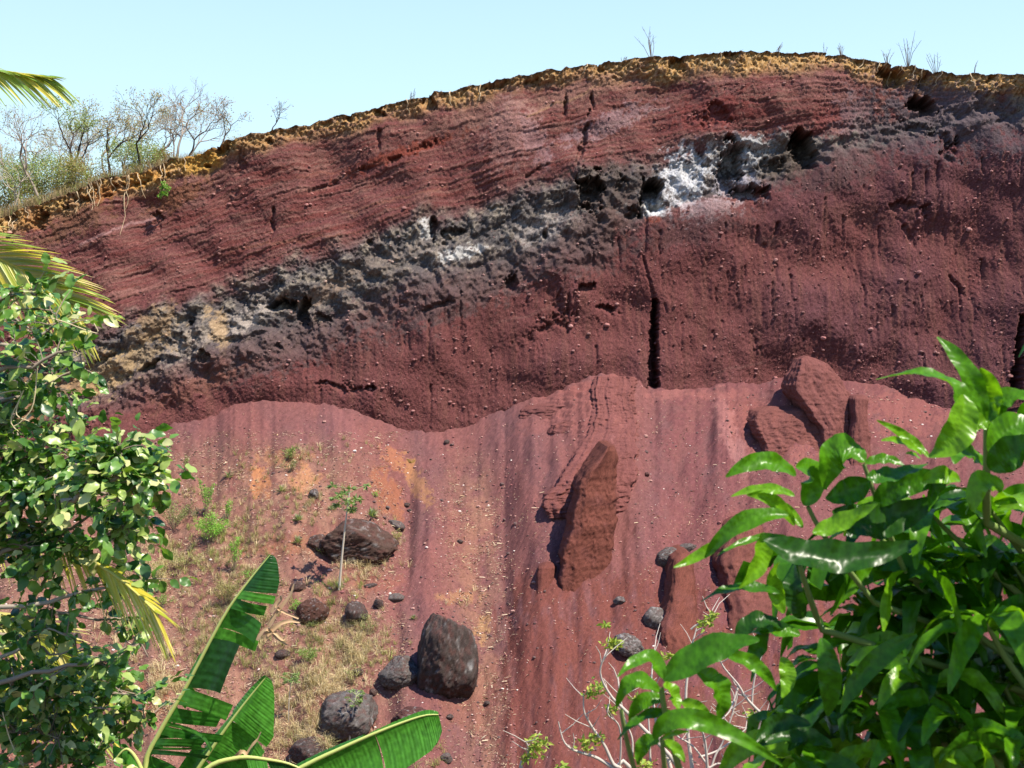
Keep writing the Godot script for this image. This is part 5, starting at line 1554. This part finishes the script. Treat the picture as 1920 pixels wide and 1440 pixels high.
func frond(parent: Node3D, way: Array, d: float, up_len: float, down_len: float, up_dir: Vector3, down_dir: Vector3, count: int, tones: Array, rng: RandomNumberGenerator, start := 0.12, wide := 0.038) -> void:
	var pts := []
	for q in way: pts.append(at(q[0], q[1], d + (q[2] if q.size() > 2 else 0.0)))
	var origin: Vector3 = pts[0]
	var g := Geo.new()
	var line := []
	var rr := []
	for k in 18:
		line.append(poly(pts, k / 17.0))
		rr.append(lerpf(0.022, 0.004, k / 17.0))
	g.tube(line, rr, 7, Color(0.48, 0.42, 0.10) if tones[0] != 2 else Color(0.38, 0.42, 0.08))
	var f := put("frond", g.mesh(origin), M.bark, parent, origin - parent.position)
	for k in count:
		var t := start + (1.0 - start) * (k + 0.5) / count
		var p := poly(pts, t)
		var ahead := (poly(pts, minf(t + 0.03, 1.0)) - poly(pts, maxf(t - 0.03, 0.0))).normalized()
		for s in 2:
			var dir := up_dir if s == 0 else down_dir
			var length := (up_len if s == 0 else down_len) * (0.55 + 0.45 * sin(PI * clampf(t * 0.75 + 0.15, 0.0, 1.0))) * (0.9 + 0.2 * rng.randf())
			var go := (dir + ahead * (0.35 + 0.9 * t) + Vector3(rng.randfn(), rng.randfn(), rng.randfn()) * 0.06).normalized()
			var lp := []
			var ws := []
			for i in 8:
				var q := i / 7.0
				lp.append(p + go * length * q + Vector3(0, -length * 0.16 * q * q, 0) - origin)
				ws.append(wide * (0.55 + 0.45 * sin(PI * minf(q * 1.3 + 0.2, 1.0))) * (1.0 - pow(q, 5.0) * 0.93))
			var lg := blade(lp, ws, Vector3(0.25 * (1 - 2 * s), 0.75, 0.6) + Vector3(rng.randfn(), 0, rng.randfn()) * 0.2, 0.35, 2)
			put("leaflet", lg.mesh(Vector3.ZERO), M.palm[tones[rng.randi() % tones.size()]], f)


func palms() -> void:
	var rng := RandomNumberGenerator.new()
	rng.seed = 900
	var b1 := at(-420, 1750, 12.0)
	var o := thing("coconut_palm", b1, "tall coconut palm whose yellow green fronds reach in beside the hilltop", "palm tree")
	var tk := Geo.new()
	tk.tube([b1 - Vector3(0, 0.3, 0), at(-430, 1300, 12), at(-420, 900, 12), at(-390, 500, 12), at(-350, 330, 12)], [0.17, 0.14, 0.13, 0.12, 0.11], 12, Color(0.28, 0.23, 0.18))
	put("trunk", tk.mesh(b1), M.bark, o)
	frond(o, [[-350, 330], [-240, 130], [-100, 118], [20, 138], [92, 146]], 12.0, 0.30, 0.55, Vector3(0.1, 0.12, 0.3), Vector3(0.25, -0.75, 0.2), 46, [0, 1, 2, 2], rng)
	frond(o, [[-350, 340], [-220, 400], [-90, 450], [10, 490], [80, 530], [135, 572]], 11.6, 0.72, 0.78, Vector3(0.8, 0.42, 0.1), Vector3(0.12, -1.0, 0.15), 62, [0, 0, 1, 2, 3], rng)
	var b2 := at(-330, 1900, 11.0)
	var p := thing("coconut_palm", b2, "low palm with yellowing fronds behind the round leaved tree", "palm tree")
	var tk2 := Geo.new()
	tk2.tube([b2 - Vector3(0, 0.3, 0), at(-330, 1600, 11), at(-310, 1300, 11), at(-280, 1090, 11)], [0.16, 0.14, 0.12, 0.10], 12, Color(0.28, 0.23, 0.18))
	put("trunk", tk2.mesh(b2), M.bark, p)
	frond(p, [[-280, 1090, 1.2], [-120, 985, 0.0], [40, 996, -1.4], [140, 1034, -2.4], [225, 1086, -3.0], [290, 1146, -3.3]], 9.6, 0.27, 0.42, Vector3(0.75, -0.05, 0.1), Vector3(0.28, -0.9, 0.2), 62, [1, 1, 0, 3], rng, 0.12, 0.015)
	frond(p, [[-280, 1095], [-120, 1140], [0, 1170], [62, 1184], [140, 1245], [215, 1290]], 9.4, 0.46, 0.55, Vector3(0.55, 0.35, 0.1), Vector3(0.1, -0.9, 0.1), 44, [1, 0, 3, 3], rng)
	frond(p, [[-280, 1100], [-140, 1210], [0, 1290], [110, 1330], [180, 1350]], 10.8, 0.30, 0.55, Vector3(0.5, 0.1, 0.1), Vector3(0.25, -1.0, 0.1), 40, [1, 2, 0, 1], rng)
	print("palms ", Time.get_ticks_msec())


func banana_leaf(parent: Node3D, way: Array, d: float, right: Array, left: Array, out_r: Vector3, out_l: Vector3, tears: int, rng: RandomNumberGenerator, tones: Array) -> void:
	# way: midrib in photo pixels; right/left: half widths in metres along it; out_*: the way each half hangs
	var pts := []
	for q in way: pts.append(at(q[0], q[1], d + (q[2] if q.size() > 2 else 0.0)))
	var origin: Vector3 = pts[0]
	var line := []
	var rr := []
	for k in 24:
		line.append(poly(pts, k / 23.0))
		rr.append(lerpf(0.026, 0.004, k / 23.0))
	var g := Geo.new()
	g.tube(line, rr, 8, Color.WHITE)
	var leaf := put("leaf", g.mesh(origin), M.rib, parent, origin - parent.position)
	for s in 2:
		var prof: Array = right if s == 0 else left
		var out := out_r if s == 0 else out_l
		var marks := [0.0]
		for k in tears: marks.append(clampf(pow(rng.randf(), 1.2) * 0.8, 0.02, 0.98))
		marks.append(1.0)
		marks.sort()
		for k in marks.size() - 1:
			var t0: float = marks[k]
			var t1: float = marks[k + 1]
			if t1 - t0 < 0.012: continue
			var nu := maxi(6, int((t1 - t0) * 300.0))
			var nv := 9
			var droop := rng.randf() * 0.35
			var swing := rng.randfn() * (0.10 if tears < 5 else 0.26 * (1.1 - t0))
			var roll := rng.randfn() * (0.15 if tears < 5 else 0.38)
			var cut := 1.0 - rng.randf() * (0.15 if tears < 5 else 0.28)
			var pos := PackedVector3Array()
			var cols := PackedColorArray()
			for j in nv:
				var q := j / (nv - 1.0)
				for i in nu:
					var a := i / (nu - 1.0)
					var t := lerpf(t0, t1, lerpf(a, 0.5 + (a - 0.5) * 0.95, q))
					var fp := t * (prof.size() - 1)
					var fi := mini(int(fp), prof.size() - 2)
					var hw: float = lerpf(prof[fi], prof[fi + 1], fp - fi) * cut
					var ahead := (poly(pts, minf(t + 0.02, 1.0)) - poly(pts, maxf(t - 0.02, 0.0))).normalized()
					var o := (out + ahead * (0.30 + swing)).normalized()
					o = o.rotated(ahead, roll)
					var nn := o.cross(ahead).normalized()
					var p := poly(pts, t) + o * hw * q
					p += Vector3(0, -droop * hw * q * q, 0) + nn * hw * 0.16 * sin(q * PI) * signf(roll + 0.01)
					p += nn * ((sin(t * 420.0 + s) + sin(t * 277.0 + q * 2.0)) * 0.0011 * minf(1.0, q * 4.0) + sin(q * 3.0 + t * 9.0) * 0.02 * q)
					pos.append(p - origin)
					cols.append(Color.WHITE)
			var sg := Geo.new()
			sg.grid(pos, cols, nu, nv)
			put("leaf_strip", sg.mesh(Vector3.ZERO), M.banana[tones[rng.randi() % tones.size()]], leaf)


func banana() -> void:
	var rng := RandomNumberGenerator.new()
	rng.seed = 950
	var base := at(360, 1990, 10.0)
	var o := thing("banana_plant", base, "banana plant with a torn upright leaf and long drooping leaves", "banana plant")
	var st := Geo.new()
	st.tube([base - Vector3(0, 0.3, 0), at(350, 1800, 10), at(330, 1640, 10), at(300, 1530, 10)], [0.13, 0.12, 0.10, 0.06], 12, Color(0.20, 0.24, 0.09))
	put("stem", st.mesh(base), M.bark, o)
	banana_leaf(o, [[300, 1530], [272, 1440], [300, 1372], [348, 1290], [420, 1155], [470, 1085], [507, 1040]], 9.9, [0.10, 0.42, 0.54, 0.50, 0.38, 0.24, 0.02], [0.05, 0.18, 0.20, 0.16, 0.10, 0.07, 0.01], Vector3(1.0, -0.35, 0.25), Vector3(-0.25, -0.5, -0.8), 24, rng, [0, 0, 1, 2, 1, 1, 0])
	banana_leaf(o, [[330, 1560], [350, 1480], [400, 1400], [450, 1330], [500, 1268]], 10.3, [0.10, 0.32, 0.42, 0.40, 0.05], [0.05, 0.2, 0.2, 0.14, 0.03], Vector3(0.9, -0.75, 0.2), Vector3(-0.6, 0.3, -0.4), 7, rng, [1, 1, 0])
	banana_leaf(o, [[330, 1600], [430, 1520], [560, 1442], [640, 1403], [720, 1368], [790, 1343], [822, 1340]], 9.7, [0.06, 0.24, 0.34, 0.36, 0.32, 0.24, 0.10], [0.02, 0.10, 0.14, 0.15, 0.12, 0.08, 0.02], Vector3(0.12, -1.0, 0.15), Vector3(-0.1, 0.15, -1.0), 2, rng, [1, 1, 0])
	banana_leaf(o, [[320, 1560], [380, 1450], [440, 1422], [500, 1424], [560, 1440], [620, 1490]], 9.6, [0.05, 0.18, 0.28, 0.30, 0.24, 0.05], [0.02, 0.05, 0.07, 0.07, 0.05, 0.02], Vector3(0.1, -1.0, 0.2), Vector3(0.0, -0.2, -1.0), 3, rng, [0, 2, 1])
	banana_leaf(o, [[290, 1540], [268, 1450], [240, 1405], [215, 1425]], 9.8, [0.05, 0.16, 0.18, 0.02], [0.04, 0.14, 0.14, 0.02], Vector3(0.3, -0.8, 0.3), Vector3(-0.6, 0.2, -0.3), 3, rng, [1, 1, 0])
	# withered strips
	for w in [[[505, 1175], [520, 1150], [545, 1115], [552, 1095]], [[500, 1190], [525, 1170], [545, 1165], [562, 1168]], [[510, 1150], [530, 1120], [520, 1140], [560, 1160]], [[480, 1210], [500, 1180], [520, 1196], [540, 1210]], [[450, 1440], [470, 1405], [485, 1385], [490, 1372]], [[440, 1420], [455, 1410], [470, 1430], [478, 1440]], [[495, 1200], [512, 1185], [530, 1200], [538, 1190]]]:
		var pts := []
		for q in w: pts.append(at(q[0], q[1], 10.2))
		var line := []
		var ws := []
		for k in 12:
			line.append(poly(pts, k / 11.0))
			ws.append(0.05 * (1.0 - 0.75 * k / 11.0))
		put("withered_leaf", blade(line, ws, Vector3(rng.randfn(), 0.6, 1.0), 0.6, 4, 0.2, 1.7).mesh(pts[0]), M.dead, o, pts[0] - base)
	print("banana ", Time.get_ticks_msec())


func bare_shrub() -> void:
	var rng := RandomNumberGenerator.new()
	rng.seed = 980
	var base := at(1290, 1830, 9.0)
	var o := thing("bare_shrub", base, "leafless pale branched shrub with a few yellow green sprouts at the bottom", "shrub")
	var ways := [
		[[1290, 1830], [1280, 1500], [1267, 1433], [1213, 1373], [1170, 1330], [1147, 1307], [1128, 1273], [1127, 1247], [1142, 1217]], [[1290, 1830], [1180, 1480], [1150, 1433], [1133, 1397], [1110, 1363], [1095, 1333], [1095, 1300]], [[1290, 1830], [1190, 1460], [1150, 1440], [1117, 1420], [1077, 1407], [1057, 1390], [1047, 1353]],
		[[1290, 1830], [1326, 1500], [1326, 1440], [1320, 1380], [1304, 1360]], [[1326, 1470], [1340, 1420], [1356, 1390], [1376, 1330], [1384, 1300]], [[1330, 1440], [1300, 1400], [1270, 1380], [1262, 1360]], [[1320, 1390], [1318, 1372], [1310, 1355]], [[1290, 1830], [1420, 1480], [1500, 1410], [1480, 1385], [1440, 1350], [1400, 1310], [1385, 1285], [1356, 1250], [1348, 1230]], [[1290, 1830], [1262, 1470], [1240, 1400], [1228, 1340], [1222, 1270], [1228, 1212]],
		[[1220, 1440], [1218, 1380], [1216, 1330], [1226, 1300]], [[1385, 1285], [1370, 1330], [1352, 1350]], [[1410, 1320], [1412, 1290], [1420, 1240], [1424, 1200]], [[1310, 1420], [1350, 1405], [1400, 1365], [1402, 1345]], [[1296, 1180], [1306, 1172], [1330, 1163], [1338, 1150]], [[1290, 1830], [1300, 1500], [1290, 1380], [1286, 1300], [1296, 1220], [1306, 1178]], [[1360, 1450], [1380, 1420], [1400, 1410], [1420, 1405]], [[1440, 1460], [1450, 1410], [1430, 1390], [1420, 1370]], [[1160, 1460], [1164, 1400], [1160, 1360], [1140, 1340], [1140, 1320]],
		[[1182, 1460], [1186, 1390], [1172, 1350], [1162, 1300], [1158, 1270]], [[1330, 1440], [1345, 1432], [1360, 1433], [1372, 1428]], [[1290, 1830], [1000, 1480], [992, 1420], [990, 1400], [985, 1390]], [[1290, 1450], [1260, 1425], [1240, 1420]],
	]
	var bark := Color(0.46, 0.40, 0.35)
	for w in ways:
		var pts := []
		var off := rng.randfn() * 0.15
		for k in w.size(): pts.append(at(w[k][0], w[k][1], 9.0 + off * k / w.size()))
		var line := []
		var rr := []
		var big: bool = w[0][1] > 1700
		for k in 22:
			line.append(poly(pts, k / 21.0))
			rr.append(lerpf(0.020 if big else 0.0085, 0.0042, k / 21.0))
		var g := Geo.new()
		g.tube(line, rr, 6, bark)
		for k in 5:
			var t := 0.5 + 0.5 * rng.randf()
			var p := poly(pts, t)
			var e := p + Vector3(rng.randfn() * 0.09, 0.03 + rng.randf() * 0.13, rng.randfn() * 0.08)
			g.tube([p, p.lerp(e, 0.5) + Vector3(rng.randfn(), rng.randfn(), 0) * 0.01, e], [0.0042, 0.0034, 0.002], 4, bark)
		put("branch", g.mesh(base), M.bark, o)
	for q in [[1150, 1206, 22], [1122, 1292, 22], [1105, 1300, 12], [1146, 1330, 16], [1100, 1395, 24], [1118, 1385, 18], [1010, 1392, 26], [1004, 1410, 20], [985, 1422, 12], [1330, 1162, 14], [1338, 1152, 10], [1322, 1172, 10], [1255, 1230, 14], [1412, 1340, 14], [1210, 1432, 18], [1195, 1310, 14], [1136, 1170, 8], [1055, 1438, 14], [1300, 1330, 10]]:
		var lv := Geo.new()
		var c := at(q[0], q[1], 8.95)
		var r: float = q[2] * 9.0 / F
		for k in int(q[2] * 2.2):
			var dir := Vector3(rng.randfn(), rng.randfn() * 0.7, rng.randfn()).normalized()
			lv.leaf(c + Vector3(rng.randfn(), rng.randfn() * 0.6, rng.randfn()) * r * 0.36, dir, dir.cross(Vector3(rng.randfn(), rng.randfn(), 1.0)).normalized(), 0.035 + 0.025 * rng.randf(), 0.022, Color(0.26, 0.38, 0.06).lerp(Color(0.56, 0.50, 0.10), rng.randf() * rng.randf()))
		put("sprout", lv.mesh(c), M.leafy, o, c - base)
	print("done ", Time.get_ticks_msec())
